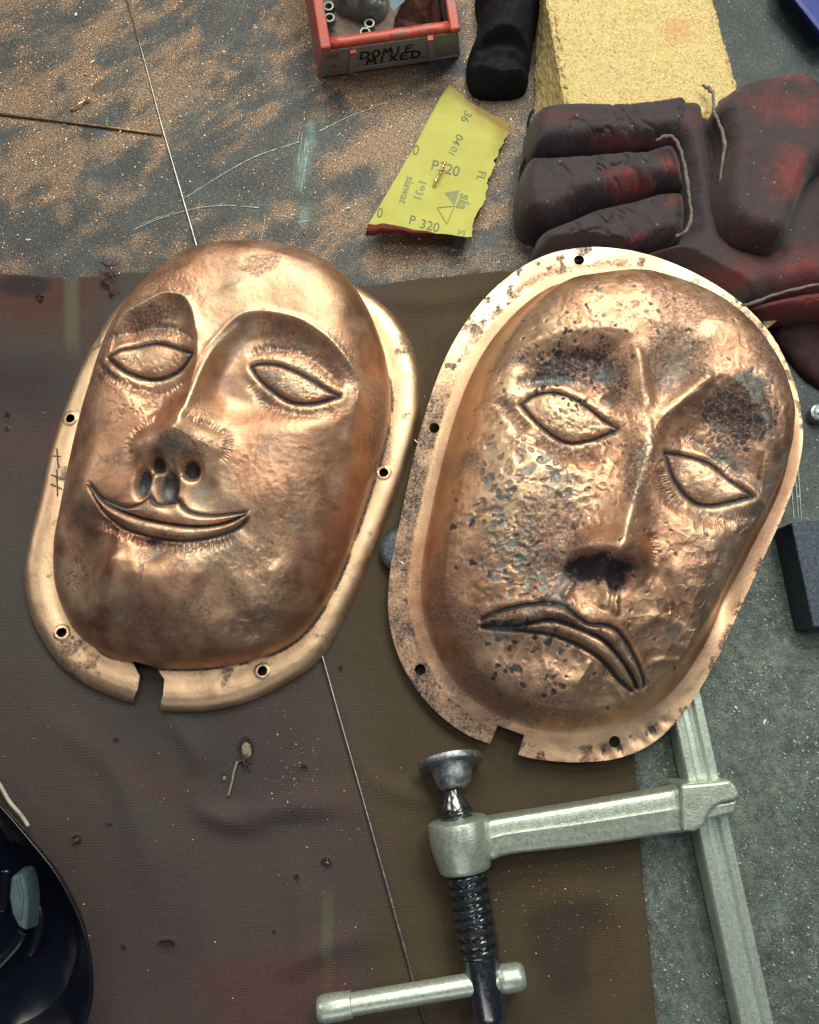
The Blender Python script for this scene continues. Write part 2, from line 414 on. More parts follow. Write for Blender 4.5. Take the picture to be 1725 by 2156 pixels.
scratch([(672, 276), (700, 262), (740, 243), (770, 232), (825, 210)], .0003, .2, 7)
scratch([(278, 485), (320, 466), (370, 449), (420, 437), (480, 432), (545, 437)], .00032, .12, 8)
scratch([(300, 470), (350, 452), (400, 440)], .0002, .3, 8)
for k in range(9):
    x = 632+random.uniform(-5, 22); y = 268+random.uniform(0, 90)
    scratch([(x, y), (x-random.uniform(2, 9), y+random.uniform(20, 60))], .00014, .2, 5)
for a in (((590, 452), (612, 458)), ((628, 468), (655, 464)), ((685, 735-235), (702, 488)), ((560, 450), (548, 520)), ((116, 592), (140, 585))):
    scratch(list(a), .0002, .1, 4)
for x, dx, y0, y1 in ((1660, 12, 905, 1090), (1668, 14, 905, 1090), (1676, 12, 900, 1090), (1640, 30, 1000, 960)):
    scratch([(x, y0), (x+dx, y1)], .0003, .1, 8)
rs = random.Random(5)
for k in range(46):
    x = rs.uniform(1480, 1725); y = rs.uniform(1230, 2150); a = rs.uniform(-.4, .25)+math.pi/2*(rs.random() < .9)+.35; L = rs.uniform(12, 70)
    o = scratch([(x, y), (x-L*math.cos(a)*.5, y+L*math.sin(a))], rs.uniform(.00008, .00016), .25, 5)
    o.data.materials[0] = M['scribe'] if rs.random() < .4 else M['scribe_faint']
for k in range(10):
    x = rs.uniform(1345, 1420); y = rs.uniform(1590, 1680)
    scratch([(x, y), (x+rs.uniform(10, 35), y+rs.uniform(-30, 20))], .00012, .1, 4)

# ================================================================== cloth
def cloth_top(x):   # photo row of the far edge
    return np.interp(x, [-200, 0, 60, 130, 200, 260, 420, 620, 750, 800, 880, 960, 1010, 1060, 1100, 1200, 1400], [572, 574, 577, 583, 580, 572, 565, 585, 600, 597, 585, 578, 572, 568, 572, 590, 640])
def cloth_right(y):
    return np.interp(y, [500, 560, 700, 1000, 1300, 1560, 1750, 1850, 2000, 2156, 2400], [1110, 1110, 1160, 1240, 1300, 1338, 1350, 1357, 1372, 1384, 1400])
def cloth_z(X, Y):
    z = .0022+.0022*(fbm(X*16, Y*16, 21, 3)-.5)
    for pts, a, wd in CLW:
        d, s, sd = dist_line(X, Y, pts); z = z+1.7*a*np.exp(-(d/(wd*.8))**2)*np.sin(np.pi*np.clip(s, .02, .98))
    return np.maximum(z, .0012)
_cl = [([(395, 1640), (430, 1700), (520, 1730), (600, 1712)], .0030, .010), ([(430, 1720), (560, 1700), (690, 1690), (800, 1700)], .0022, .012),
       ([(560, 2060), (690, 1990), (800, 1960)], .002, .01), ([(60, 1500), (250, 1620), (330, 1900)], .002, .012), ([(340, 1500), (400, 1560), (430, 1640)], .0022, .009),
       ([(770, 610), (900, 640), (1060, 600)], .0025, .010), ([(760, 1560), (800, 1650), (1000, 1700)], .0018, .009), ([(1040, 1900), (1200, 1870), (1330, 1930)], .0014, .014),
       ([(600, 1800), (640, 1900), (630, 2080)], .0018, .012)]
CLW = [(spline(P(np.array(p)[:, 0], np.array(p)[:, 1], .002)[:, :2], 6), a, wd) for p, a, wd in _cl]
nu, nv = 480, 500
U, Vv = np.meshgrid(np.linspace(0, 1, nu), np.linspace(0, 1, nv))
py = 560+(2460-560)*Vv; px = -330+(cloth_right(py)+330)*U
tp = cloth_top(px); edge_n = 3*(vnoise(px*.08, px*0, 3)-.5)+2*(vnoise(px*.3, px*0, 5)-.5)
py = tp+edge_n+(2460-tp)*Vv
px = np.where(U > .999, px+2.5*(vnoise(py*.07, py*0, 8)-.5), px)
W0 = P(px.ravel(), py.ravel(), .002); CX, CY = W0[:, 0], W0[:, 1]
CZ = cloth_z(CX, CY); ed = (Vv.ravel() < .0012) | (U.ravel() > .998)
CZ = np.where(ed, .0004, CZ)
# small burnt holes: the cloth is pitted
PXc, PYc = px.ravel(), py.ravel()
holes = [(517, 1580, 15, 22), (161, 1770, 9, 9), (687, 1818, 9, 9), (82, 627, 8, 6), (472, 1638, 5, 7), (15, 878, 5, 8), (14, 905, 4, 5), (640, 1618, 8, 6), (245, 1560, 6, 5), (230, 1738, 6, 4), (625, 1848, 5, 8), (350, 1990, 16, 9), (258, 1997, 5, 5), (717, 1410, 5, 6), (577, 1963, 4, 5)]
pit = np.zeros(len(CX))
for hx, hy, a, c2 in holes:
    d = np.hypot((PXc-hx)/a, (PYc-hy)/c2)+.5*(vnoise(PXc*.25, PYc*.25, 2)-.5)
    CZ = CZ-.0011*sm((1.15-d)/.5)+.0007*np.exp(-((d-1.3)/.25)**2); pit = np.maximum(pit, sm((1.5-d)/.6))
idx = np.arange(nu*nv).reshape(nv, nu); q = np.stack([idx[:-1, :-1], idx[1:, :-1], idx[1:, 1:], idx[:-1, 1:]], -1).reshape(-1, 4)
m, nt, b = new_mat('cloth_weave'); v = coords(nt); col, _, _, _ = attr(nt)
wv = nt.nodes.new('ShaderNodeTexWave'); wv.bands_direction = 'Y'; wv.inputs['Scale'].default_value = 1/.00138/ (2*math.pi)*2*math.pi/ (2*math.pi)*3.14159/1.0
wv.inputs['Distortion'].default_value = 1.1; wv.inputs['Detail'].default_value = 2; wv.inputs['Detail Scale'].default_value = .4; nt.links.new(v, wv.inputs[0])
n2 = noise(nt, 1300, 3, .7, v)
c1 = mix(nt, 1.0, col, ramp(nt, n2, [(.25, .62), (.75, 1.35)]), 'MULTIPLY')
c1 = mix(nt, 1.0, c1, ramp(nt, wv.outputs['Fac'], [(.1, .84), (.9, 1.12)]), 'MULTIPLY')
nt.links.new(c1, b.inputs['Base Color']); b.inputs['Roughness'].default_value = .88; b.inputs['Specular IOR Level'].default_value = .25
bump(nt, b, math_(nt, 'ADD', math_(nt, 'MULTIPLY', wv.outputs['Fac'], .6), n2), .5, .0005)
cloth = fast_mesh('workshop_cloth', np.stack([CX, CY, CZ], -1), q[:, ::-1], m, None, True)
tag(cloth, 'stained brown woven cloth with burn holes spread under the copper masks', 'cloth')
mar = np.array([.094, .064, .066]); oli = np.array([.088, .066, .042]); gry = np.array([.080, .072, .068]); grn = np.array([.115, .115, .080]); drk = np.array([.030, .028, .036]); red = np.array([.125, .045, .036])
f = fbm(CX*13, CY*13, 41, 4)[:, None]; f2 = fbm(CX*22+3, CY*22, 47, 4)[:, None]; f3 = fbm(CX*9, CY*9, 53, 3)[:, None]
right = sm((PXc-640+260*(f[:, 0]-.5)+120*(f2[:, 0]-.5))/190)[:, None]
C = mar*(1-sm((f-.35)/.3))+gry*sm((f-.35)/.3)
C = C*(1-right)+(oli*(.8+.4*f2))*right
upl = (sm((760-PYc)/120)*sm((300-PXc)/160))[:, None]*sm((f2-.30)/.2); C = C*(1-upl*.7)+red*.8*upl*.7
st_ = (np.exp(-((PXc-690)/13)**4)*sm((PYc-1850)/60))[:, None]*.75; C = C*(1-st_)+grn*st_
st_ = (np.exp(-((PXc-150-(PYc-580)*.02)/16)**4)*sm((770-PYc)/60))[:, None]*.85; C = C*(1-st_)+grn*1.05*st_
dk = (sm((950-PYc)/150)*sm((PYc-700)/100)*sm((210-PXc)/150))[:, None]*.55; C = C*(1-dk)+drk*dk
def blot(x, y, rx, ry, c, a, C):
    d = np.hypot((PXc-x)/rx, (PYc-y)/ry)[:, None]+.9*(f2-.5); t = sm((1.15-d)/.5)*a; return C*(1-t)+np.array(c)*t
C = blot(1215, 1975, 120, 110, (.046, .038, .032), .75, C); C = blot(1180, 1850, 110, 70, (.10, .07, .035), .6, C)
C = blot(50, 600, 60, 28, (.03, .028, .032), .85, C); C = blot(520, 1640, 160, 60, (.05, .045, .05), .5, C)
C = blot(600, 1720, 120, 28, (.045, .04, .05), .55, C); C = blot(1300, 2040, 60, 140, (.115, .075, .038), .5, C)
C = blot(560, 2080, 160, 80, (.115, .052, .050), .6, C); C = blot(350, 1640, 90, 50, (.10, .046, .040), .4, C)
C = blot(450, 1560, 240, 70, (.06, .05, .052), .5, C); C = blot(330, 1950, 120, 160, (.075, .05, .055), .4, C)
C = C*(1-.55*pit[:, None])*.84
set_col(cloth, 'Col', C)
# frayed bits belonging to the cloth
def frays(cx, cy, n, L, mat, z=.004, seed=1, nm='frayed_thread'):
    r_ = random.Random(seed)
    for k in range(n):
        a = r_.uniform(0, 6.28); l = L*r_.uniform(.5, 1.1); x = cx+r_.uniform(-4, 4); y = cy+r_.uniform(-4, 4); pts = []
        for j in range(5):
            pts.append(P(x, y, z+.0025*math.sin(j*.8)*r_.random())); a += r_.uniform(-.8, .8); x += l/4*math.cos(a); y += l/4*math.sin(a)
        tube(nm, spline(pts, 3), .00045*r_.uniform(.7, 1.3), mat, cloth, 5)
frays(228, 562, 9, 26, M['thread_maroon'], .006, 2); frays(222, 588, 7, 20, M['thread_maroon'], .005, 3); frays(236, 612, 5, 16, M['thread_maroon'], .004, 4)
frays(517, 1605, 9, 20, M['thread_maroon'], .003, 5); frays(161, 1772, 5, 10, M['thread_maroon'], .003, 6); frays(687, 1820, 4, 9, M['thread_maroon'], .003, 7)
frays(84, 626, 4, 9, M['thread_maroon'], .003, 8)
def edge_fray():
    V = []; F = []; r_ = random.Random(12)
    for k in range(170):
        if k < 95: y = r_.uniform(1600, 2156); x = float(cloth_right(y))-1; dx, dy = r_.uniform(2, 9), r_.uniform(-5, 5)
        else: x = r_.uniform(-5, 1080); y = float(cloth_top(x))+1; dx, dy = r_.uniform(-5, 5), -r_.uniform(2, 8)
        p0, p1, p2 = P(x-dx*.6, y-dy*.6, .0022), P(x+dx*.4, y+dy*.4, .0018), P(x+dx+r_.uniform(-3, 3), y+dy+r_.uniform(-3, 3), .0008); wd = .00018
        for a, b_ in ((p0, p1), (p1, p2)):
            d = (b_-a)[:2]; d = d/max(np.hypot(*d), 1e-9); n_ = np.array([-d[1], d[0], 0])*wd; kk = len(V); V += [a-n_, b_-n_, b_+n_, a+n_]; F.append((kk, kk+1, kk+2, kk+3))
    o = mesh_obj('edge_fray', V, F, M['fray'], cloth, False); o['kind'] = 'stuff'
M['fray'] = simple('fray_thread', (.085, .066, .052), .9, 0, .4, 900)
edge_fray()
pillow('hole_patch', [(508, 1566), (517, 1560), (528, 1566), (529, 1590), (520, 1598), (510, 1590)], .002, .0008, .0015, .004, M['thread'], cloth, nth=30, nr=5)
for x, y in ((161, 1771), (688, 1819), (472, 1639)):
    pillow('hole_patch', [(x-5, y), (x, y-6), (x+5, y), (x, y+6)], .002, .0012, .0024, .002, M['thread'], cloth, nth=20, nr=4)
tube('loose_thread', spline(PP([(500, 1603), (493, 1625), (489, 1645), (484, 1665), (481, 1676)], .0045), 4), .0008, M['thread'], cloth, 6)

# ================================================================== copper masks
class Relief:
    """one hammered sheet: outline, doming and chased features as heights over the bench"""
    def __init__(s, outer, z_out, dome, z_dome, cen, nth, nr, base, holes, hole_r, notch, z_fl):
        s.outer = ccw(P(*np.array(spline(outer, 5, True)).T, z_out)[:, :2])
        s.dome = ccw(P(*np.array(spline(dome, 6, True)).T, z_dome)[:, :2])
        s.basef = base
        s.X, s.Y, s.q, s.t = polar(s.outer, P(cen[0], cen[1], .03)[:2], nth, nr, .85)
        s.nth, s.nr = nth, nr
        # holes and notch: cut and snap
        s.kill = np.zeros(len(s.X), bool)
        s.holes = [P(h[0], h[1], z_fl(P(h[0], h[1], .01)))[:2] for h in holes]; s.hole_r = hole_r
        for c in s.holes:
            d = np.hypot(s.X-c[0], s.Y-c[1]); s.kill |= d < hole_r
        s.notch = ccw(np.array([P(a, b, zz)[:2] for a, b, zz in notch])); s.kill |= inside(s.X, s.Y, s.notch)
        s.Z = base(s.X, s.Y, s)
        s.T = np.zeros(len(s.X)); s.O = np.zeros(len(s.X)); s.B = np.zeros(len(s.X))
    def mp(s, pts, dz=0.0):
        p = np.array(pts, float); z = np.full(len(p), .06)
        for _ in range(6):
            w_ = P(p[:, 0], p[:, 1], z); z = s.basef(w_[:, 0], w_[:, 1], s)+dz
        return P(p[:, 0], p[:, 1], z)[:, :2]
    def near(s, pl, m):
        lo = pl.min(0)-m; hi = pl.max(0)+m
        return np.nonzero((s.X > lo[0]) & (s.X < hi[0]) & (s.Y > lo[1]) & (s.Y < hi[1]))[0]
    def line(s, pts, w_, a, taper=.12, T=0, O=0, B=0, tw=None, n=6, jit=0.0, dz=0.0, sharp=2.0):
        pl = spline(s.mp(pts, dz), n); i = s.near(pl, 3.2*max(w_, tw or 0)); d, p, sd = dist_line(s.X[i], s.Y[i], pl)
        tp = sm(p/taper)*sm((1-p)/taper) if taper else 1.0
        if jit: tp = tp*(1+.75*jit*(2*vnoise(p*75, d*400, len(pts))-1))
        s.Z[i] += a*tp*np.exp(-(d/w_)**sharp)
        g = np.exp(-(d/(tw or w_))**2)*np.minimum(tp, 1)
        if jit: T = T*.62; a = a*.8
        if T: s.T[i] = np.maximum(s.T[i], T*g)
        if O: s.O[i] = np.maximum(s.O[i], O*g)
        if B: s.B[i] = np.maximum(s.B[i], B*g)
        return pl
    def bump(s, c, rx, ry, ang, a, T=0, O=0, B=0, dz=0, p=1.0):
        w_ = s.mp([c], dz)[0]; k = 1/3200.0; rx, ry = rx*k, ry*k
        i = s.near(np.array([w_]), 2.6*max(rx, ry)); ca, sa = math.cos(R(ang)), math.sin(R(ang))
        dx, dy = s.X[i]-w_[0], s.Y[i]-w_[1]; u = (dx*ca+dy*sa)/rx; v_ = (-dx*sa+dy*ca)/ry
        g = np.exp(-(u*u+v_*v_)**p); s.Z[i] += a*g
        if T: s.T[i] = np.maximum(s.T[i], T*g)
        if O: s.O[i] = np.maximum(s.O[i], O*g)
        if B: s.B[i] = np.maximum(s.B[i], B*g)
    def socket(s, brow, soft, depth, rb, rs, k=.4):
        pb = spline(s.mp(brow), 6); ps = spline(s.mp(soft), 6); poly = np.vstack([pb, ps])
        i = s.near(poly, .004); X, Y = s.X[i], s.Y[i]; ins = inside(X, Y, poly)
        db, p, _ = dist_line(X, Y, pb); ds, _, _ = dist_line(X, Y, ps)
        t = np.clip(db/rb, 0, 1); f = ((1-k)*(1-(1-t)**2)+k*sm(t))*sm(ds/rs)
        s.Z[i] -= np.where(ins, depth*f, 0)
    def almond(s, up, lo, a, wd, gw=.0011, gd=.0017, lid=.0012, B=.4):
        pu = spline(s.mp(up), 7); pl = spline(s.mp(lo), 7); poly = np.vstack([pu, pl[::-1]])
        i = s.near(poly, .016); X, Y = s.X[i], s.Y[i]; ins = inside(X, Y, poly)
        du, pu_, _ = dist_line(X, Y, pu); dl, pl_, _ = dist_line(X, Y, pl); d = np.minimum(du, dl)
        t = np.clip(d/wd, 0, 1); s.Z[i] += np.where(ins, a*np.sqrt(1-(1-t)**2), 0)
        g = np.exp(-(d/gw)**2); s.Z[i] -= gd*g
        s.Z[i] += np.where(ins, 0, lid*np.exp(-((d-.0036)/.0024)**2))
        s.T[i] = np.maximum(s.T[i], 1.0*np.exp(-(d/(gw*.92))**2)); s.O[i] = np.maximum(s.O[i], .35*np.exp(-(d/(gw*1.9))**2))
        s.B[i] = np.maximum(s.B[i], np.where(ins, B*sm((d-.002)/.004), .45*np.exp(-((d-.0034)/.0016)**2)))
        return poly
    def nose(s, pts, prof, ext, pw=1.25):
        """ridge polyline from root to tip; prof: (s, height, half width)"""
        pl = spline(s.mp(pts, .010), 8); L = np.sum(np.hypot(*np.diff(pl, axis=0).T))
        tdir = (pl[-1]-pl[-5]); tdir /= np.hypot(*tdir); tip = pl[-1].copy()
        pe = np.vstack([pl, pl[-1]+tdir*ext]); i = s.near(pe, .04); X, Y = s.X[i], s.Y[i]
        d, p, sd = dist_line(X, Y, pe); q_ = p*(L+ext)/L
        pr = np.array(prof); h = np.interp(q_, pr[:, 0], pr[:, 1]); w_ = np.interp(q_, pr[:, 0], pr[:, 2])
        c = np.clip(1-np.sqrt(d*d+.0016**2)/w_+.0016/w_, 0, 1)
        z = h*(c**pw*(1-.35*(1-c)))
        s.Z[i] += z; s.B[i] = np.maximum(s.B[i], .7*np.exp(-(d/.0026)**2)*sm(h/.004))
        return pe
    def lips(s, top, mid, low, au, al, wu, wl, gw=.001, gd=.0016):
        pt = spline(s.mp(top), 6); pm = spline(s.mp(mid), 6); pl = spline(s.mp(low), 6)
        for A, Bb, a, wd in ((pt, pm, au, wu), (pm, pl, al, wl)):
            poly = np.vstack([A, Bb[::-1]]); i = s.near(poly, .002); X, Y = s.X[i], s.Y[i]; ins = inside(X, Y, poly)
            d = np.minimum(dist_line(X, Y, A)[0], dist_line(X, Y, Bb)[0]); t = np.clip(d/wd, 0, 1)
            s.Z[i] += np.where(ins, a*np.sqrt(1-(1-t)**2), 0); s.B[i] = np.maximum(s.B[i], np.where(ins, .55*sm(t*1.3-.2), 0))
        for A, k, T in ((pt, 1.0, .95), (pm, .8, .9), (pl, .8, .75)):
            i = s.near(A, .005); d, p, _ = dist_line(s.X[i], s.Y[i], A); tp = sm(p/.04)*sm((1-p)/.04)
            s.Z[i] -= gd*k*np.exp(-(d/gw)**2)*tp; s.T[i] = np.maximum(s.T[i], T*np.exp(-(d/gw)**2)*tp)
            s.O[i] = np.maximum(s.O[i], .3*np.exp(-(d/(gw*1.8))**2)*tp)
        return np.vstack([pt, pl[::-1]])
    def hammer(s, size, depth, mask, seed, Tp=0, thr=.6, O=0, ridge=0.0, warp=.4, an=(1, 1, 0)):
        ca, sa = math.cos(R(an[2])), math.sin(R(an[2]))
        x = s.X+warp*size*(vnoise(s.X/size*.8, s.Y/size*.8, seed+3)-.5)*2; y = s.Y+warp*size*(vnoise(s.X/size*.8+9, s.Y/size*.8, seed+4)-.5)*2
        x, y = (x*ca+y*sa)*an[0], (-x*sa+y*ca)*an[1]
        f1, f2, r = cells(x, y, size, seed); edge = np.clip((f2-f1)/.35, 0, 1)
        on = (r > thr)*mask
        wob = .78+.44*vnoise(s.X/size*1.7, s.Y/size*1.7, seed+6)
        if thr > .5: edge = np.clip((.62-f1*wob)/.42, 0, 1); bowl = sm(edge)
        else: bowl = np.clip(1-(f1*wob/.74)**2, 0, 1); edge = np.clip(edge*1.0, 0, 1)
        depth = depth*(1.15 if thr > .5 else .85); ridge = 0.0 if ridge == 0 else ridge*.12
        s.Z -= depth*bowl*on*(.5+.5*r); s.Z += ridge*np.exp(-(edge/.3)**2)*mask
        if ridge: s.B = np.maximum(s.B, .6*np.exp(-(edge/.28)**2)*mask)
        hit = np.clip(sm((.62-f1*wob)/.30)*on, 0, 1)
        if thr > .5: s.B = np.maximum(s.B, .45*np.exp(-((f1*wob-.72)/.10)**2)*on)
        pick = vnoise(r*97, r*31, seed)
        if Tp: s.T = np.maximum(s.T, Tp*hit*(pick > .45))
        if O: s.O = np.maximum(s.O, O*hit*(pick <= .62))
    def build(s, root, mat, regions, thick, rimw):
        """split the sheet into named parts that share one set of normals"""
        X, Y, Z = s.X, s.Y, s.Z; V = np.stack([X, Y, Z], -1)
        faces = [tuple(f) for f in s.t]+[tuple(f) for f in s.q]
        Q = s.q; keep = ~s.kill[Q].any(1); Q = Q[keep]
        used = np.zeros(len(X), bool); used[Q.ravel()] = True; used[0] = True
        # snap the cut border to true hole circles and notch lines
        ek = np.concatenate([Q[:, [0, 1]], Q[:, [1, 2]], Q[:, [2, 3]], Q[:, [3, 0]]]); es = np.sort(ek, 1)
        key = es[:, 0].astype(np.int64)*len(X)+es[:, 1]; uq, ix, cnt = np.unique(key, return_index=True, return_counts=True)
        be = ek[ix[cnt == 1]]; first = 1+s.nth
        be = be[~((be[:, 0] < first) & (be[:, 1] < first))]
        bv = np.unique(be)
        for c in s.holes:
            d = np.hypot(X[bv]-c[0], Y[bv]-c[1]); ii = bv[(d < s.hole_r*1.8)]; d = np.hypot(X[ii]-c[0], Y[ii]-c[1])
            V[ii, 0] = c[0]+(X[ii]-c[0])/d*s.hole_r; V[ii, 1] = c[1]+(Y[ii]-c[1])/d*s.hole_r
        nb = s.notch; last = len(X)-s.nth
        for v_ in bv[bv < last]:
            p = V[v_, :2]; bd = 9; bq = None
            for k in range(len(nb)):
                a, b_ = nb[k], nb[(k+1) % len(nb)]; ab = b_-a; t = np.clip(np.dot(p-a, ab)/np.dot(ab, ab), 0, 1); qq = a+t*ab; dd = np.hypot(*(p-qq))
                if dd < bd: bd, bq = dd, qq
            if bd < .0016: V[v_, :2] = bq
        me = bpy.data.meshes.new('tmp'); tri = s.t
        me.vertices.add(len(V)); me.vertices.foreach_set('co', V.astype(np.float32).ravel())
        loops = np.concatenate([Q.ravel(), tri.ravel()]).astype(np.int32); me.loops.add(len(loops)); me.loops.foreach_set('vertex_index', loops)
        nf = len(Q)+len(tri); me.polygons.add(nf); me.polygons.foreach_set('loop_start', np.concatenate([np.arange(len(Q))*4, len(Q)*4+np.arange(len(tri))*3]).astype(np.int32))
        me.update(calc_edges=True); nrm = np.zeros(len(V)*3, np.float32); me.vertices.foreach_get('normal', nrm); nrm = nrm.reshape(-1, 3); bpy.data.meshes.remove(me)
        colr = np.clip(np.stack([s.T, s.O, s.B], -1), 0, 1)
        fc = V[Q].mean(1); lab = np.zeros(len(Q), int); out = {}
        for li, (nm, fn) in enumerate(regions):
            if nm == 'face': continue
            lab[fn(fc[:, 0], fc[:, 1]) & (lab == 0)] = li
        names = [r_[0] for r_ in regions]; base_i = names.index('face')
        lab[lab == 0] = base_i if base_i else 0
        for li, nm in enumerate(names):
            qs = Q[lab == li]; ts = tri if li == lab[np.argmin(np.hypot(*(fc[:, :2]-V[0, :2]).T))] else tri[:0]
            if not len(qs): continue
            ids = np.unique(np.concatenate([qs.ravel(), ts.ravel()])); rm = np.full(len(V), -1); rm[ids] = np.arange(len(ids))
            v_ = V[ids]; n_ = nrm[ids]; c_ = colr[ids]; qq = rm[qs]; tt = rm[ts]
            if nm == 'rim' or True:
                mine = be[(rm[be] >= 0).all(1)]
                if len(mine):       # the cut edge of the sheet
                    a = rm[mine[:, 0]]; b_ = rm[mine[:, 1]]; k = len(v_); m_ = len(a)
                    ctr = v_[:, :2].mean(0); dv = v_[b_]-v_[a]; out_n = np.stack([dv[:, 1], -dv[:, 0], np.zeros(m_)], -1)
                    out_n /= np.maximum(np.linalg.norm(out_n, axis=1, keepdims=True), 1e-9)
                    dn = np.array([0, 0, -thick]); w4 = np.concatenate([v_[a], v_[b_], v_[b_]+dn, v_[a]+dn])
                    v_ = np.vstack([v_, w4]); n_ = np.vstack([n_]+[out_n]*4); cc = c_[a]*0; cc[:, 2] = .5; c_ = np.vstack([c_]+[cc]*4)
                    qq = np.vstack([qq, np.stack([k+np.arange(m_), k+3*m_+np.arange(m_), k+2*m_+np.arange(m_), k+m_+np.arange(m_)], -1)])
            o = fast_mesh(nm, v_, qq, mat, root, True, tt if len(tt) else None)
            o.data.normals_split_custom_set_from_vertices([tuple(x) for x in n_.tolist()])
            set_col(o, 'Wear', c_)
            out.setdefault(nm, []).append(o)
        return out

def dome_f(e, Rr, n): t = np.clip(e/Rr, 0, 1); return (1-(1-t)**n)**(1.0/n)
def signed_in(X, Y, pl):
    d, p, sd = dist_line(X, Y, pl, True); return np.where(inside(X, Y, pl), d, -d)
def low_noise(X, Y, sd, k=1.0): return k*(.0016*(fbm(X*32, Y*32, sd, 3)-.5)+.0007*(fbm(X*110, Y*110, sd+7, 3)-.5))

# ------------------------------------------------ smiling mask
L_OUT = [(315, 1491), (286, 1484), (235, 1466), (184, 1442), (131, 1403), (89, 1345), (63, 1282), (54, 1212), (63, 1145), (89, 1040), (113, 937), (142, 855), (188, 745), (250, 648), (330, 588), (430, 560), (540, 549), (650, 562), (745, 602), (819, 654), (861, 712), (882, 775), (887, 832), (881, 900), (841, 1030), (788, 1161), (737, 1280), (679, 1385), (604, 1440), (525, 1478), (446, 1496), (380, 1499), (343, 1497)]
L_DOME = [(345, 1408), (290, 1396), (236, 1384), (180, 1348), (146, 1303), (126, 1240), (127, 1172), (145, 1080), (176, 955), (212, 850), (265, 730), (335, 650), (420, 596), (510, 575), (610, 578), (698, 606), (764, 662), (805, 742), (824, 825), (822, 885), (808, 950), (783, 1030), (757, 1109), (725, 1198), (684, 1280), (630, 1345), (555, 1384), (450, 1406)]
def L_flange(X, Y, s):
    d = np.maximum(signed_in(X, Y, s.outer), 0); r_ = .0095
    return .003+.0085*np.sqrt(np.clip(1-(1-np.clip(d/r_, 0, 1))**2, 0, 1)) - .0015*sm((d-.011)/.012)
def L_base(X, Y, s):
    e = signed_in(X, Y, s.dome); z = L_flange(X, Y, s)
    ax = (P(560, 560, 0)-P(300, 1390, 0))[:2]; ax /= np.hypot(*ax); q0 = P(430, 980, 0)[:2]
    u = (X-q0[0])*ax[0]+(Y-q0[1])*ax[1]              # +: towards the brow
    u = np.clip(u/.12, -1, 1)
    Rr = .060-.010*u; n = 2.45+.4*u; H = .0615+.0155*u
    return z+np.where(e > 0, H*dome_f(np.maximum(e, 0), Rr, n), 0)
Lm = Relief(L_OUT, .003, L_DOME, .010, (450, 980), 1150, 300, L_base, [(130, 1332), (553, 1413), (808, 996), (149, 882)], .0030,
            [(288, 1540, 0), (285, 1484, .003), (284, 1471, .008), (291, 1450, .011), (294, 1424, .011), (277, 1392, .011), (300, 1396, .012), (326, 1403, .012), (346, 1431, .011), (345, 1462, .010), (341, 1497, .003), (341, 1540, 0)],
            lambda p: .0105)
s = Lm; X, Y = s.X, s.Y
e = signed_in(X, Y, s.dome); fm = sm(e/.012)                 # inside the face
s.Z += low_noise(X, Y, 4, .62)*fm
browL = [(240, 700), (262, 664), (304, 638), (345, 618), (385, 624), (406, 652), (416, 690), (421, 725), (420, 765), (410, 810)]
softL = [(392, 862), (335, 888), (275, 858), (238, 805), (235, 750)]
s.socket(browL, softL, .0095, .013, .020)
browR = [(388, 868), (400, 832), (411, 797), (428, 757), (470, 700), (506, 668), (550, 657), (620, 668), (680, 702), (722, 745), (746, 782), (755, 815)]
softR = [(750, 850), (715, 890), (640, 912), (560, 915), (490, 912), (430, 895)]
s.socket(browR, softR, .0095, .014, .024)
s.line(browL[:8], .0024, .0012, .1, B=.75, tw=.0022); s.line(browR[3:], .0024, .0012, .1, B=.75, tw=.0024)
s.bump((472, 640), 62, 46, 20, .0022, B=.25); s.bump((472, 575), 90, 26, 5, -.0012); s.bump((455, 612), 45, 24, 10, -.0010, O=.4); s.bump((495, 605), 22, 8, 15, .0006, B=.6)
s.bump((420, 740), 40, 120, 8, .0030)
# eye bulges, lids
s.bump((318, 752), 105, 62, 2, .0038); s.bump((620, 800), 115, 62, -22, .0040)
s.line([(215, 728), (250, 700), (300, 680), (350, 678), (395, 700), (412, 730)], .0022, -.0016, .1, T=.55, O=.55, tw=.0024, jit=.5)
s.line([(205, 760), (235, 795), (290, 818), (350, 815), (395, 790)], .0024, -.0012, .1, T=.45, O=.45, tw=.0026, jit=.7)
s.line([(205, 695), (203, 735)], .0030, -.0016, .2, O=.6); s.line([(205, 790), (218, 800)], .0030, -.0012, .2, T=.6, O=.3)
s.line([(512, 740), (560, 722), (620, 728), (680, 765), (725, 815)], .0026, -.0016, .1, T=.35, O=.5, tw=.003, jit=.6)
s.line([(515, 785), (545, 830), (600, 862), (660, 872), (708, 855)], .0026, -.0012, .1, T=.2, O=.55, tw=.003, jit=.6)
s.line([(660, 735), (690, 760), (712, 800)], .0030, -.0010, .1, T=.7, tw=.0034, jit=.8)
eyeL = s.almond([(231, 757), (260, 733), (320, 714), (370, 726), (406, 744)], [(231, 757), (262, 779), (318, 790), (365, 776), (406, 744)], .0020, .0090, .0013, .0019, .0007, .35)
eyeR = s.almond([(526, 763), (545, 757), (590, 762), (650, 790), (712, 831)], [(526, 765), (550, 797), (605, 836), (655, 843), (712, 831)], .0020, .0085, .0013, .0019, .0007, .6)
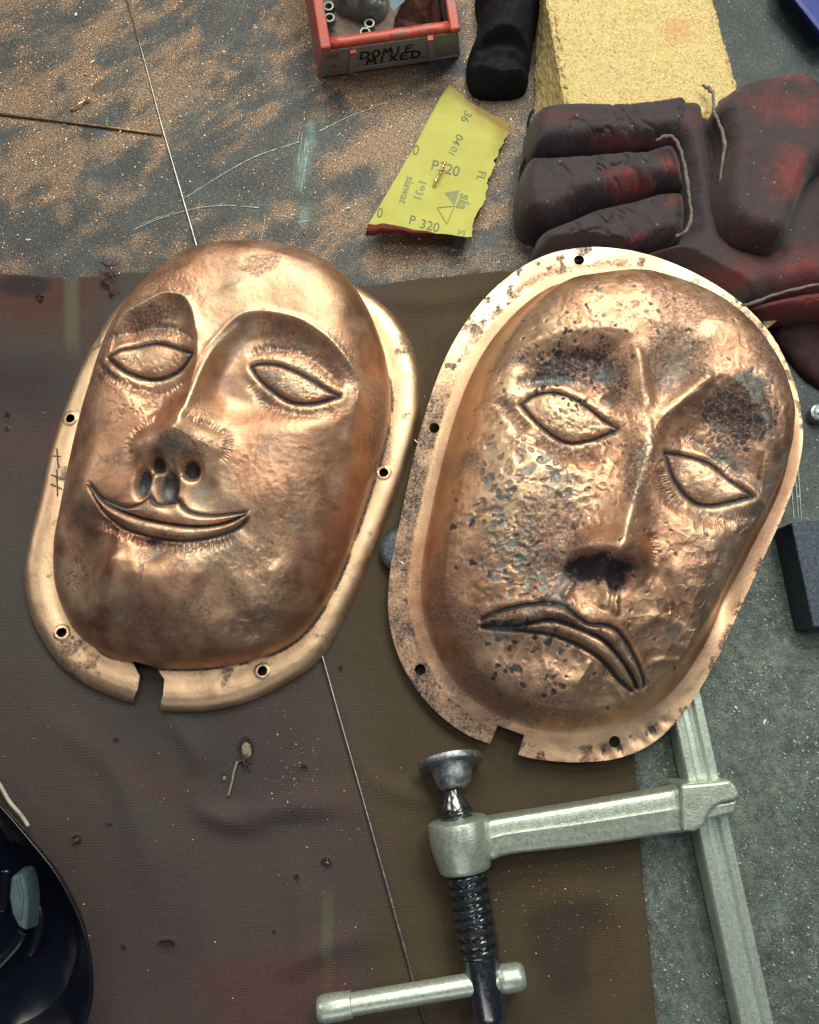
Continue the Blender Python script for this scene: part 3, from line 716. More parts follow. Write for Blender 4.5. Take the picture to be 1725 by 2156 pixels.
# nose
noseL = s.nose([(462, 712), (440, 745), (421, 785), (407, 825), (394, 860), (382, 890), (374, 908)], [(0, .0008, .006), (.3, .0035, .010), (.55, .0072, .015), (.85, .0120, .020), (1.0, .0145, .024), (1.10, .0112, .026), (1.30, .0035, .022), (1.5, 0, .012)], .032, 1.15)
s.line([(508, 668), (472, 702), (442, 742), (420, 787), (404, 830), (390, 868), (377, 900)], .0022, .0020, .08, B=.9, tw=.0018, dz=.006)
s.bump((364, 922), 34, 30, 0, .0050, dz=.01); s.bump((300, 940), 34, 30, 0, .0060, dz=.005); s.bump((448, 940), 42, 34, -10, .0066, dz=.005)
s.line([(345, 885), (300, 905), (276, 940), (282, 975)], .0026, -.0012, .15, T=.35, O=.4, tw=.003, jit=.6); s.line([(392, 880), (430, 898), (475, 915), (483, 950), (462, 980)], .0026, -.0012, .15, T=.5, O=.35, tw=.003, jit=.6)
# upper lip field: swelling, nostrils and pits
s.bump((350, 1040), 130, 60, 5, .0050)
for (c, rx, ry, an, a) in (((328, 973), 13, 15, 0, -.0085), ((398, 983), 15, 16, 0, -.0085), ((297, 1012), 13, 26, -8, -.0060), ((353, 1022), 18, 32, 0, -.0068)):
    s.bump(c, rx*1.15, ry*1.15, an, a, T=.95, dz=.008, p=1.6)
s.bump((290, 1035), 24, 18, 30, -.0012, O=.5); s.bump((426, 1045), 28, 30, 0, -.0030, O=.65, T=.15, p=1.5); s.bump((352, 1040), 12, 14, 0, .0006, O=.7)
s.line([(345, 990), (325, 1020), (318, 1048)], .0018, .0016, .2, B=.9); s.line([(385, 1000), (380, 1035), (378, 1058)], .0020, .0018, .2, B=.9); s.line([(345, 960), (362, 985), (362, 1000)], .0016, .0010, .2, B=.4)
# mouth
mouthL = s.lips([(188, 1017), (212, 1046), (262, 1070), (295, 1066), (320, 1052), (336, 1066), (372, 1060), (380, 1058), (400, 1079), (440, 1087), (490, 1083), (529, 1078)],
                [(190, 1020), (228, 1062), (290, 1090), (350, 1104), (415, 1111), (470, 1104), (528, 1081)],
                [(188, 1021), (215, 1072), (260, 1110), (320, 1131), (385, 1140), (450, 1131), (500, 1112), (528, 1084)], .0036, .0044, .0050, .0050, .0012, .0017)
s.line([(188, 1017), (212, 1046), (262, 1070), (295, 1066), (318, 1053)], .0009, -.0006, .1, O=.7, tw=.0012); s.line([(322, 1053), (336, 1066), (372, 1060)], .0009, -.0006, .1, O=.7, tw=.0013); s.line([(382, 1060), (400, 1079), (440, 1087), (490, 1083), (529, 1078)], .0009, -.0006, .1, O=.7, tw=.0012)
s.line([(205, 1085), (250, 1122), (320, 1146), (390, 1154), (460, 1145), (505, 1125)], .0026, -.0016, .12, T=.55, tw=.0026, jit=.9)
s.bump((325, 1165), 30, 22, 0, -.0034, T=.35, O=.55); s.bump((325, 1140), 26, 9, 0, -.0010, T=.8)
s.bump((190, 1000), 40, 60, -25, .0026); s.bump((175, 1045), 20, 40, -15, .0018, B=.3)
# chin, cheeks, hollows
s.bump((345, 1225), 130, 62, 0, .0072); s.bump((160, 1175), 46, 88, -20, -.0130); s.line([(262, 1150), (246, 1200), (222, 1255), (205, 1300)], .0065, .0030, .2); s.line([(405, 1215), (468, 1262), (520, 1322), (545, 1368)], .010, -.0032, .2); s.line([(560, 1180), (590, 1240), (585, 1310)], .008, .0020, .2); s.bump((225, 1200), 30, 60, -35, -.0022); s.bump((590, 990), 90, 90, 0, .0026); s.bump((700, 960), 45, 130, -16, -.0026)
s.bump((180, 1240), 30, 40, -20, -.002); s.bump((520, 1180), 80, 40, 20, -.0018); s.bump((455, 1240), 40, 55, -30, -.0016); s.bump((250, 1175), 26, 60, -40, .0024); s.bump((215, 1150), 20, 50, -35, -.0020); s.bump((520, 1290), 70, 34, 30, .0018); s.bump((600, 1200), 60, 60, 0, .0016); s.bump((470, 1330), 60, 30, 10, -.0012); s.bump((560, 1045), 60, 40, 20, .0014); s.bump((505, 1105), 40, 24, -20, -.0014); s.bump((170, 930), 30, 60, 0, -.0012); s.bump((240, 900), 50, 40, 0, .0016); s.bump((120, 1130), 25, 40, 0, .002)
s.line([(753, 800), (758, 835), (745, 880), (730, 960)], .0050, .0018, .2, B=.25)
s.line([(215, 1075), (250, 1135), (235, 1190), (195, 1240)], .004, .0012, .2); s.line([(240, 1110), (285, 1165), (290, 1230)], .004, .0010, .2)
for k in range(14):      # chased fan below the mouth corner
    a = k/13; s.line([(208+110*a, 1086+42*a), (208+110*a-6+10*a, 1086+42*a+26)], .0009, -.0005, .2, T=.3, tw=.0008)
n1 = fbm(X*26, Y*26, 77, 4); n2_ = fbm(X*60, Y*60, 79, 4)
cx = s.mp([(560, 1285), (470, 1180), (560, 950), (650, 780), (330, 640), (320, 830), (600, 1010)])
def blob(i, r_): return sm(1.3-np.hypot(X-cx[i, 0], Y-cx[i, 1])/r_+.9*(n2_-.5))
s.hammer(.0052, .0008, blob(0, .024)*fm, 11, .34, .30, .3); s.hammer(.0048, .00042, blob(1, .036)*fm, 12, .25, .25, .1, .0001)
s.hammer(.0050, .00016, blob(2, .05)*fm, 13, 0, .1, 0); s.hammer(.0018, .0004, blob(3, .03)*fm*.8, 14, .5, .55, .4); s.hammer(.0016, .0004, blob(4, .03)*fm*.8, 15, .5, .6, .3)
s.hammer(.0026, .0003, blob(5, .03)*fm, 16, .3, .75, .3); s.hammer(.0040, .00022, blob(6, .04)*fm, 18, 0, .2, .1)
s.hammer(.0060, .00016, fm*.6, 19, 0, .2, 0)
s.T = np.maximum(s.T, fm*.42*sm((n1-.56)/.2)*sm((P(0, 1100)[1]-Y)/.02+.2)); s.T = np.maximum(s.T, fm*.40*sm((n2_-.60)/.16))
s.B = np.maximum(s.B, .45*sm((fbm(X*18, Y*18, 90, 4)-.5)/.18))
# rim: dings, polished outside, ring round each hole
tb = s.mp([(330, 660), (600, 705), (380, 945), (150, 1180), (330, 1330), (800, 900), (330, 1165), (560, 1290), (430, 900), (620, 1130)])
for i_, (rx, ry, a) in enumerate(((.026, .012, .5), (.030, .013, .45), (.030, .010, .5), (.014, .024, .5), (.036, .018, .36), (.008, .030, .4), (.012, .008, .4), (.018, .012, .4), (.010, .014, .35), (.02, .016, .3))):
    s.T = np.maximum(s.T, a*sm((1.35-np.hypot((X-tb[i_, 0])/rx, (Y-tb[i_, 1])/ry)+1.1*(n2_-.5))/1.1))  # tarnish patches that also paint shade into sockets, nose underside, hollow and chin
rimm = 1-sm((e+.001)/.002)
s.Z += rimm*(.0008*(fbm(X*45, Y*45, 31, 3)-.5)+.00018*(fbm(X*200, Y*200, 33, 3)-.5))
s.B = np.maximum(s.B, rimm*(.5+.5*fbm(X*60, Y*60, 35, 3))); s.T = np.maximum(s.T, .65*np.exp(-((e+.0005)/.0011)**2)*sm((fbm(X*50, Y*50, 36, 3)-.30)/.2))
s.T = np.maximum(s.T, rimm*.5*sm((fbm(X*45, Y*45, 38, 4)-.60)/.1)); s.O = np.maximum(s.O, rimm*.35*sm((fbm(X*40+4, Y*40, 39, 4)-.58)/.16)); s.O = np.maximum(s.O, fm*.42*sm((fbm(X*48+4, Y*48, 44, 4)-.57)/.14))
for c in s.holes:
    d = np.hypot(X-c[0], Y-c[1]); s.Z += .0007*np.exp(-((d-.0038)/.0008)**2); s.B = np.maximum(s.B, np.exp(-((d-.0036)/.0008)**4)); k = np.exp(-((d-.0036)/.0008)**4); s.T *= 1-k; s.O *= 1-k; s.T = np.maximum(s.T, .5*np.exp(-((d-.0050)/.0006)**2)*(n2_ > .45))
for (a, bq) in (((120, 990), (122, 1045)), ((108, 1000), (132, 1010)), ((108, 1020), (130, 1030)), ((112, 960), (128, 962)), ((120, 945), (124, 985))):   # scribed marks on the left rim
    p0 = P(a[0], a[1], .011)[:2]; p1 = P(bq[0], bq[1], .011)[:2]; d, _, _ = dist_line(X, Y, np.array([p0, p1])); s.T = np.maximum(s.T, .9*np.exp(-(d/.0006)**2))
root = empty('copper_mask', P(450, 1000, 0), 'smooth polished copper mask with a smiling mouth and rolled edge, lying at left', 'mask', 'hammered copper face masks')
nb = noseL
Lp = Lm.build(root, M['copper'], [('face', None), ('rim', lambda x, y: signed_in(x, y, Lm.dome) < 0), ('eye', lambda x, y: inside(x, y, eyeL)), ('eye', lambda x, y: inside(x, y, eyeR)),
    ('mouth', lambda x, y: inside(x, y, mouthL)), ('nose', lambda x, y: dist_line(x, y, nb)[0] < .002+.016*np.clip(dist_line(x, y, nb)[1]*1.25-.15, 0, 1))], .0012, .02)
# ------------------------------------------------ frowning mask
R_OUT = [(1220, 522), (1275, 521), (1345, 531), (1420, 555), (1500, 595), (1570, 645), (1622, 702), (1656, 762), (1680, 830), (1690, 890), (1689, 945), (1674, 1015), (1643, 1098), (1600, 1192), (1556, 1290), (1511, 1386), (1470, 1458), (1424, 1520), (1370, 1568), (1300, 1597), (1220, 1605), (1150, 1601), (1092, 1590), (1033, 1567), (980, 1545), (920, 1500), (870, 1440), (835, 1370), (818, 1290), (822, 1200), (840, 1110), (870, 970), (905, 840), (950, 730), (1010, 640), (1080, 575), (1150, 537)]
R_DOME = [(1245, 590), (1330, 585), (1425, 610), (1510, 655), (1580, 722), (1632, 808), (1658, 895), (1655, 980), (1628, 1060), (1585, 1145), (1540, 1240), (1495, 1335), (1440, 1425), (1375, 1490), (1290, 1530), (1200, 1545), (1110, 1532), (1025, 1494), (955, 1434), (908, 1352), (886, 1265), (891, 1170), (914, 1050), (943, 930), (978, 825), (1026, 732), (1092, 655), (1162, 606)]
pa = [P(1220, 535, .030), P(820, 1280, .011), P(1400, 1550, .0215)]
_A = np.array([[p[0], p[1], 1] for p in pa]); PL = np.linalg.solve(_A, np.array([.030, .011, .0215]))
def plane(X, Y): return PL[0]*X+PL[1]*Y+PL[2]
def _out_pts(pts, sp):
    q_ = spline(pts, sp, True); z = np.full(len(q_), .02)
    for _ in range(5):
        w_ = P(q_[:, 0], q_[:, 1], z); z = plane(w_[:, 0], w_[:, 1])
    return z
def R_base(X, Y, s):
    e = signed_in(X, Y, s.dome); z = plane(X, Y)
    ax = (P(1400, 600, 0)-P(1150, 1540, 0))[:2]; ax /= np.hypot(*ax); q0 = P(1270, 1080, 0)[:2]
    u = (X-q0[0])*ax[0]+(Y-q0[1])*ax[1]
    vv = (X-q0[0])*ax[1]-(Y-q0[1])*ax[0]
    Rr = .070-.008*np.clip(u/.12, -1, 1)-.024*sm(vv/.09); H = .052+.004*np.clip(u/.12, -1, 1); n = 2.0+.2*np.clip(u/.12, -1, 1)
    d = np.maximum(e, 0); soft = .011                     # fillet where the dome leaves the flat rim
    g = dome_f(d, Rr, n); fl = np.where(e > -soft, ((np.clip(e, -soft, soft)+soft)/(2*soft))**2*soft*.55, 0)
    k = sm((e+soft*.2)/(soft*1.6))
    return z+np.where(e > -soft, fl*(1-k)+k*np.maximum(H*g, fl), 0)
_z = _out_pts(R_OUT, 5); _zd = _out_pts(R_DOME, 6)
class Relief2(Relief): pass
def nz(a, b):
    z = .02
    for _ in range(5):
        w_ = P(a, b, z); z = float(plane(w_[0], w_[1]))
    return z
Rm = Relief(R_OUT, _z, R_DOME, _zd, (1270, 1060), 1150, 300, R_base, [(1220, 546), (915, 901), (885, 1410), (1295, 1562)], .0034,
            [(1018, 1640, .01), (a := (1032, 1568))+(nz(*a),), (1048, 1527, nz(1048, 1527)), (1104, 1548, nz(1104, 1548)), (1091, 1591, nz(1091, 1591)), (1075, 1650, .01)], lambda p: float(plane(p[0], p[1])))
s = Rm; X, Y = s.X, s.Y
e = signed_in(X, Y, s.dome); fm = sm((e-.002)/.012)
s.Z += low_noise(X, Y, 14, 1.2)*fm
browL = [(1062, 775), (1095, 735), (1150, 706), (1230, 690), (1310, 690), (1338, 715), (1345, 770), (1352, 840), (1350, 900), (1335, 960)]
softL = [(1310, 1010), (1210, 1010), (1110, 960), (1050, 890), (1040, 820)]
s.socket(browL, softL, .0110, .024, .024, .8)
browR = [(1368, 960), (1378, 905), (1400, 872), (1440, 838), (1485, 800), (1512, 785), (1552, 800), (1592, 845), (1612, 895), (1612, 945)]
softR = [(1600, 1050), (1550, 1120), (1470, 1130), (1400, 1080), (1370, 1020)]
s.socket(browR, softR, .0110, .022, .024, .75)
s.line(browL[1:6], .0045, .0012, .15, B=.35); s.line([(1336, 712), (1348, 780), (1361, 840), (1374, 880)], .0050, .0034, .2, B=.35)
s.line([(1374, 885), (1400, 868), (1440, 834), (1485, 798), (1512, 782)], .0046, .0028, .15, B=.35); s.line([(1512, 782), (1556, 800), (1596, 845), (1618, 895), (1622, 950)], .0045, .0014, .15, B=.25)
s.bump((1425, 770), 42, 74, -25, -.0075, O=.5); s.line([(1366, 1185), (1410, 1240), (1436, 1310), (1440, 1370)], .0055, -.0026, .2); s.line([(1180, 1165), (1120, 1215), (1050, 1262), (1010, 1290)], .0060, -.0026, .2); s.line([(1400, 1180), (1452, 1250), (1480, 1330)], .007, .0024, .2, B=.2); s.bump((1478, 712), 60, 24, 35, .0022, B=.5); s.bump((1400, 700), 24, 40, -10, .0012, B=.4); s.bump((1380, 690), 30, 14, 30, -.0008, T=.4)
s.bump((1205, 870), 100, 62, -22, .0042); s.bump((1498, 1005), 90, 62, -32, .0042)
s.line([(1092, 812), (1105, 796), (1170, 786), (1215, 790), (1255, 806)], .0032, -.0022, .12, O=.75, T=.15, tw=.0034, jit=.4); s.line([(1278, 820), (1305, 848)], .0034, -.0024, .25, O=.5, T=.6)
s.line([(1105, 752), (1160, 740), (1220, 738), (1275, 750), (1300, 775)], .0030, -.0012, .15, T=.75, jit=.9)
s.line([(1043, 838), (1060, 855), (1095, 885), (1120, 905)], .0034, -.0024, .15, O=.4, T=.7, jit=.4); s.line([(1130, 915), (1165, 938), (1225, 955), (1275, 948)], .0036, -.0022, .15, O=.2, T=.85, jit=.5)
s.line([(1428, 912), (1460, 908), (1490, 925), (1530, 960), (1570, 1005)], .0034, -.0018, .12, O=.6, T=.3, jit=.4)
s.line([(1388, 982), (1396, 1015), (1415, 1050), (1450, 1075)], .0038, -.0024, .15, O=.5, T=.6, jit=.4); s.line([(1470, 1085), (1530, 1096), (1600, 1082)], .0036, -.0016, .15, O=.4, T=.5, jit=.6)
s.line([(1590, 1040), (1608, 1062), (1618, 1075)], .0018, .0012, .2, B=.7); s.line([(1060, 835), (1080, 838), (1100, 842)], .003, .0012, .2, B=.3)
eyeL2 = s.almond([(1102, 844), (1130, 822), (1180, 816), (1235, 842), (1304, 896)], [(1102, 844), (1140, 886), (1190, 920), (1240, 920), (1304, 899)], .0020, .0095, .0012, .0019, .0008, .55)
eyeR2 = s.almond([(1406, 950), (1450, 950), (1505, 968), (1550, 1008), (1584, 1046)], [(1406, 952), (1425, 1000), (1465, 1045), (1510, 1057), (1584, 1046)], .0020, .0095, .0014, .0021, .0008, .4)
noseR = s.nose([(1374, 878), (1372, 930), (1352, 1000), (1330, 1070), (1310, 1130), (1296, 1160)], [(0, .0025, .009), (.3, .006, .012), (.65, .0105, .017), (.92, .0150, .022), (1.0, .0152, .024), (1.08, .0110, .023), (1.22, .0030, .018), (1.4, 0, .01)], .030, 1.2)
s.bump((1280, 1150), 45, 26, 10, .0045, dz=.008); s.bump((1222, 1158), 32, 24, 10, .0056, dz=.004); s.bump((1338, 1168), 30, 30, 0, .0050, dz=.004)
s.line([(1185, 1160), (1200, 1135), (1240, 1100)], .0034, -.0014, .2, T=.5, O=.3, jit=.6); s.line([(1368, 1120), (1378, 1160), (1372, 1195)], .0030, -.0014, .2, T=.4, O=.3, jit=.6)
s.bump((1290, 1190), 60, 12, -10, -.0016, T=.85, dz=.004)  # shade of the nose underside put into the tarnish tone
for (c, rx, ry, an, a) in (((1228, 1192), 22, 20, 30, -.0085), ((1302, 1214), 20, 24, 0, -.0085)):
    s.bump(c, rx*1.1, ry*1.1, an, a, T=1, dz=.006, p=1.6)
s.bump((1258, 1205), 14, 40, 0, -.0014, T=.7); s.bump((1240, 1250), 34, 36, 0, -.0036, T=.3, O=.25, p=1.4); s.bump((1212, 1225), 18, 30, 30, -.0018, T=.6, O=.3); s.bump((1180, 1240), 16, 34, -35, -.0012, T=.5, O=.5)
s.line([(1282, 1215), (1278, 1250), (1268, 1285)], .0026, .0034, .2, B=.7); s.line([(1215, 1215), (1195, 1245), (1180, 1262)], .0020, .0026, .2, B=.6); s.line([(1310, 1225), (1296, 1260), (1295, 1300)], .002, .0026, .2, B=.4)
s.bump((1180, 1285), 130, 40, -8, .0030)
mouthR = s.lips([(1003, 1313), (1040, 1292), (1095, 1277), (1150, 1272), (1185, 1278), (1212, 1298), (1240, 1315), (1275, 1318), (1300, 1330), (1325, 1362), (1346, 1405), (1356, 1440), (1348, 1460)],
                [(1006, 1316), (1070, 1320), (1120, 1312), (1160, 1306), (1210, 1320), (1265, 1345), (1305, 1385), (1330, 1425), (1344, 1460)],
                [(1004, 1317), (1060, 1324), (1120, 1330), (1170, 1338), (1230, 1362), (1275, 1395), (1310, 1435), (1340, 1462)], .0044, .0038, .0062, .0040, .0017, .0027)
for pts in ([(1095, 1288), (1150, 1290)], [(1200, 1305), (1240, 1330), (1265, 1335)], [(1290, 1350), (1325, 1395)]):
    s.line(pts, .0032, -.0012, .25, T=.15, O=.45)
s.bump((1095, 1368), 54, 38, 0, -.0040, B=.3, p=1.6); s.bump((1195, 1375), 46, 42, 0, -.0040, B=.3, p=1.6); s.bump((1268, 1448), 40, 44, 0, -.0042, T=.15, p=1.5); s.line([(1148, 1345), (1146, 1385), (1160, 1420)], .0026, .0014, .2, B=.5)
s.line([(1245, 1385), (1228, 1420), (1205, 1450)], .0020, .0016, .2, B=.7); s.line([(1280, 1420), (1310, 1465), (1318, 1500)], .003, .0014, .2, B=.4)
s.bump((1075, 1365), 16, 9, 30, -.0005, T=.7); s.bump((1110, 1362), 18, 14, 60, -.0005, T=.5, O=.3); s.bump((1215, 1372), 8, 22, -10, -.0006, T=.6, O=.4); s.bump((1172, 1362), 14, 16, 0, -.0005, O=.6); s.bump((1080, 1408), 18, 6, -20, -.0004, T=.8)
s.bump((1140, 1450), 120, 50, 0, .0040); s.bump((1080, 1010), 80, 80, 0, .0036); s.bump((1530, 1262), 26, 60, -25, -.0060); s.bump((1480, 1190), 50, 60, 0, .003); s.bump((985, 1250), 40, 80, 0, -.0024)
s.bump((1400, 1330), 50, 60, 0, -.0022); s.line([(1335, 1340), (1380, 1300), (1440, 1320), (1465, 1370)], .003, .0012, .2, B=.4); s.line([(1360, 1400), (1400, 1390), (1450, 1400)], .002, .001, .2, B=.5)
s.bump((1250, 620), 120, 40, 0, .0016); s.bump((1095, 905), 20, 20, 0, -.001, O=.5)
n1 = fbm(X*26, Y*26, 177, 4); n2_ = fbm(X*60, Y*60, 179, 4); n3_ = fbm(X*38+7, Y*38, 181, 4)
cx = s.mp([(1100, 1030), (1300, 640), (1560, 870), (1110, 1200), (1420, 1300), (1300, 930), (1500, 1150), (1100, 1380), (1200, 760), (1200, 870), (1495, 1005), (1000, 1150)])
def blob(i, r_): return sm(1.3-np.hypot(X-cx[i, 0], Y-cx[i, 1])/r_+.9*(n2_-.5))
s.hammer(.0075, .0007, blob(0, .040)*fm, 21, .40, .52, .70); s.hammer(.0046, .0005, blob(0, .055)*fm, 22, .50, .54, .60, .00022)
s.hammer(.0036, .0002, blob(1, .055)*fm, 23, .40, .88, .70); s.hammer(.0020, .00008, blob(1, .055)*fm*.8, 24, .50, .82, .3); s.hammer(.0120, .0004, fm, 51, 0, .25, 0); s.hammer(.0085, .00026, fm*sm((n1-.42)/.15), 52, 0, .35, 0)
s.hammer(.0040, .0006, blob(2, .034)*fm, 25, .75, .3, .2, .0002); s.hammer(.0046, .0007, blob(3, .038)*fm, 26, .6, .45, .8, .0003, .5, (1, 1.6, 20))
s.hammer(.0072, .0008, blob(4, .034)*fm, 27, .15, .3, .35, .0005, .3); s.hammer(.0030, .0006, blob(5, .036)*fm, 28, .5, .45, .2); s.hammer(.0064, .0006, blob(6, .036)*fm, 29, .2, .4, .4, .0004, .3)
s.hammer(.0040, .0004, blob(7, .05)*fm, 30, .7, .72, .3); s.hammer(.0030, .0005, blob(8, .034)*fm, 32, .85, .45, .1); s.hammer(.0022, .0002, blob(9, .016)*fm, 33, .40, .62, .1); s.hammer(.0030, .0004, blob(10, .014)*fm, 34, .45, .4, .2, .0002); s.hammer(.0040, .0004, blob(11, .04)*fm, 35, .8, .8, .5)
s.hammer(.0028, .0003, fm, 36, .6, .94, .4)
s.T = np.maximum(s.T, fm*.48*sm((n1-.55)/.2)); s.T = np.maximum(s.T, fm*.40*sm((n3_-.58)/.16)); s.O = np.maximum(s.O, fm*.45*sm((n2_-.60)/.16))
tb = s.mp([(1220, 745), (1550, 870), (990, 1180), (930, 1250), (1000, 1440), (1260, 1195), (1310, 800), (1420, 980), (1330, 1000), (1590, 980), (1380, 1350), (1130, 1500), (1200, 1140)])
for i_, (rx, ry, a) in enumerate(((.040, .016, .62), (.028, .024, .62), (.020, .022, .42), (.016, .03, .42), (.03, .02, .42), (.024, .010, .75), (.010, .026, .55), (.012, .02, .4), (.008, .03, .5), (.012, .026, .4), (.02, .016, .3), (.05, .014, .42), (.02, .014, .5))):
    s.T = np.maximum(s.T, a*sm((1.35-np.hypot((X-tb[i_, 0])/rx, (Y-tb[i_, 1])/ry)+1.3*(n2_-.5))/1.0))  # blackened tarnish plus shade painted in the sockets and under the nose
s.B = np.maximum(s.B, .5*sm((fbm(X*16, Y*16, 190, 4)-.47)/.18)*(1-s.T)); s.B = np.maximum(s.B, .9*blob(0, .034)*(1-s.T)*(1-s.O))
rimm = 1-sm((e+.009)/.004); far = sm((X*0+Y-P(0, 900)[1])/.05)
dO = signed_in(X, Y, s.outer)
s.Z += rimm*.0007*(fbm(X*55, Y*55, 131, 3)-.5)
dv = np.exp(-((dO-.006)/.004)**2)*rimm*sm((P(0, 1500, .02)[1]-Y)/.008)*sm((X-P(1180, 1500, .02)[0])/.02)
ang = np.arctan2(Y-P(1230, 1300, .02)[1], X-P(1230, 1300, .02)[0]); rp = (.5+.5*np.sin(ang*46))*(.5+vnoise(ang*20, ang*0, 7)); s.Z -= .0013*dv*rp; s.T = np.maximum(s.T, .75*dv*sm((rp-.55)/.4)); 
s.B = np.maximum(s.B, rimm*(.25+.75*sm((fbm(X*20, Y*20, 135, 3)-.38)/.2))*(.35+.65*np.maximum(far, sm((X-P(1350, 1000)[0])/.02))))  # rim painted brighter on its far and right sides, as reflected light
s.T = np.maximum(s.T, rimm*.55*sm((fbm(X*150, Y*150, 138, 4)-.58)/.12)); s.T = np.maximum(s.T, .42*np.exp(-((e+.0105)/.004)**2)*sm((fbm(X*70+3, Y*70, 140, 4)-.53)/.07)*far)
s.O = np.maximum(s.O, rimm*.25*sm((fbm(X*65+9, Y*65, 141, 4)-.58)/.12)); s.T = np.maximum(s.T, rimm*.35*np.exp(-(dO/.002)**2)*sm((fbm(X*110, Y*110, 143, 3)-.60)/.05))
s.T = np.maximum(s.T, rimm*.50*(1-far)*sm((P(1150, 1000)[0]-X)/.03)*(.5+fbm(X*90, Y*90, 150, 4)))  # near left rim painted browner, standing in for its dark reflection
root = empty('copper_mask', P(1270, 1080, 0), 'pitted hammered copper mask with a downturned frowning mouth and flat drilled rim', 'mask', 'hammered copper face masks')
nb2 = noseR
Rp = Rm.build(root, M['copper_dark'], [('face', None), ('rim', lambda x, y: signed_in(x, y, Rm.dome) < -.006), ('eye', lambda x, y: inside(x, y, eyeL2)), ('eye', lambda x, y: inside(x, y, eyeR2)),
    ('mouth', lambda x, y: inside(x, y, mouthR)), ('nose', lambda x, y: dist_line(x, y, nb2)[0] < .003+.015*np.clip(dist_line(x, y, nb2)[1]*1.15, 0, 1))], .0014, .02)

# ================================================================== rods
def rod(label, pts, rad, mat, cat='rod', z=.003, group=None):
    o = tube('metal_rod', PP(pts, z) if np.isscalar(z) else [P(a, b, c) for (a, b), c in zip(pts, z)], rad, mat, None, 10)
    return tag(o, label, cat, group)
rod('long thin bright metal rod running from the far bench edge under the smiling mask', [(258, -30), (300, 112), (340, 262), (415, 520), (545, 925), (680, 1385), (712, 1500), (758, 1660), (800, 1810), (850, 1990), (905, 2190)], .00075, M['rod_grey'], z=[.0012, .0012, .0014, .0018, .0045, .0045, .0042, .0048, .0045, .0045, .0045])
rod('thicker bronze coloured rod lying at upper left with its end touching the long rod', [(-40, 235), (100, 251), (230, 268), (341, 283)], .00100, M['rod_bronze'], z=.0012)
rod('short end of thin pale wire in the gap between both masks', [(864, 921), (874, 927), (890, 940), (912, 958)], .0005, M['steel_bright'], 'wire', z=.0048)

# ================================================================== storage bin
BX = P(805, 100, 0)
binr = empty('storage_bin', BX, 'small open red plastic storage bin with grey worn front and black marker writing', 'bin')
m, nt, b = new_mat('red_plastic_worn'); v = coords(nt)
f1_ = noise(nt, 55, 6, .7, v, .4); f2_ = noise(nt, 420, 4, .6, v)
cc = ramp(nt, f2_, [(.3, (.34, .045, .030)), (.7, (.50, .085, .055))])
cc = mix(nt, ramp(nt, f1_, [(.52, 0.0), (.62, .9)]), cc, (.16, .14, .135))
nt.links.new(cc, b.inputs['Base Color']); b.inputs['Roughness'].default_value = .42; bump(nt, b, f2_, .2, .0006); M['red_plastic'] = m
m, nt, b = new_mat('grey_grime_plastic'); v = coords(nt)
f1_ = noise(nt, 45, 6, .7, v, .4); f2_ = noise(nt, 420, 4, .6, v)
cc = ramp(nt, f2_, [(.3, (.18, .185, .195)), (.7, (.26, .265, .27))])
cc = mix(nt, ramp(nt, f1_, [(.60, 0.0), (.66, .85)]), cc, (.26, .035, .030))
nt.links.new(cc, b.inputs['Base Color']); b.inputs['Roughness'].default_value = .5; bump(nt, b, f2_, .25, .0006); M['grey_grime'] = m
M['bin_floor'] = simple('bin_floor_dust', (.12, .085, .075), .7, 0, .3, 200, .3, 1200)
zr = .040; LT, RT = P(681, 100, zr), P(965, 67, zr); LB, RB = P(671, 159, .001), P(969, 116, .001)
bx = (RB-LB); bx /= np.linalg.norm(bx); RT = LT+bx*float(np.dot(RT-LT, bx)); by_ = np.array([-bx[1], bx[0], 0])
dpt = .12
def off(p, a, bb, c=0): return p+bx*a+by_*bb+np.array([0, 0, c])
up = np.array([0, 0, 1.0])
t_ = .003
LT2 = LT; RT2 = RT
hexa('front_wall', [LB, RB, off(RB, 0, t_), off(LB, 0, t_)], [off(LT, 0, 0, -.004), off(RT, 0, 0, -.004), off(RT, 0, t_, -.004), off(LT, 0, t_, -.004)], M['grey_grime'], binr, .0008)
for P0, P1, sg in ((LB, LT, 1), (RB, RT, -1)):
    a0 = P0; a1 = off(P1, 0, 0, -.001)
    hexa('side_wall', [off(a0, -.0004*sg, .0004), off(a0, t_*sg, .0004), off(a0, t_*sg, dpt), off(a0, -.0004*sg, dpt)][::sg], [off(a1, -.0004*sg, .0004), off(a1, t_*sg, .0004), off(a1, t_*sg, dpt, .030), off(a1, -.0004*sg, dpt, .030)][::sg], M['red_plastic'], binr, .0006)
    hexa('side_rim', [off(a1, -.002*sg, -.001, -.0022), off(a1, .0052*sg, -.001, -.0022), off(a1, .0052*sg, dpt, .028), off(a1, -.002*sg, dpt, .028)][::sg], [off(a1, -.002*sg, -.001, .0016), off(a1, .0052*sg, -.001, .0016), off(a1, .0052*sg, dpt, .032), off(a1, -.002*sg, dpt, .032)][::sg], M['red_plastic'], binr, .0011)
hexa('floor', [off(LB, 0, t_, .0), off(RB, 0, t_, .0), off(RB, 0, dpt), off(LB, 0, dpt)], [off(LB, 0, t_, .004), off(RB, 0, t_, .004), off(RB, 0, dpt, .004), off(LB, 0, dpt, .004)], M['bin_floor'], binr, 0)
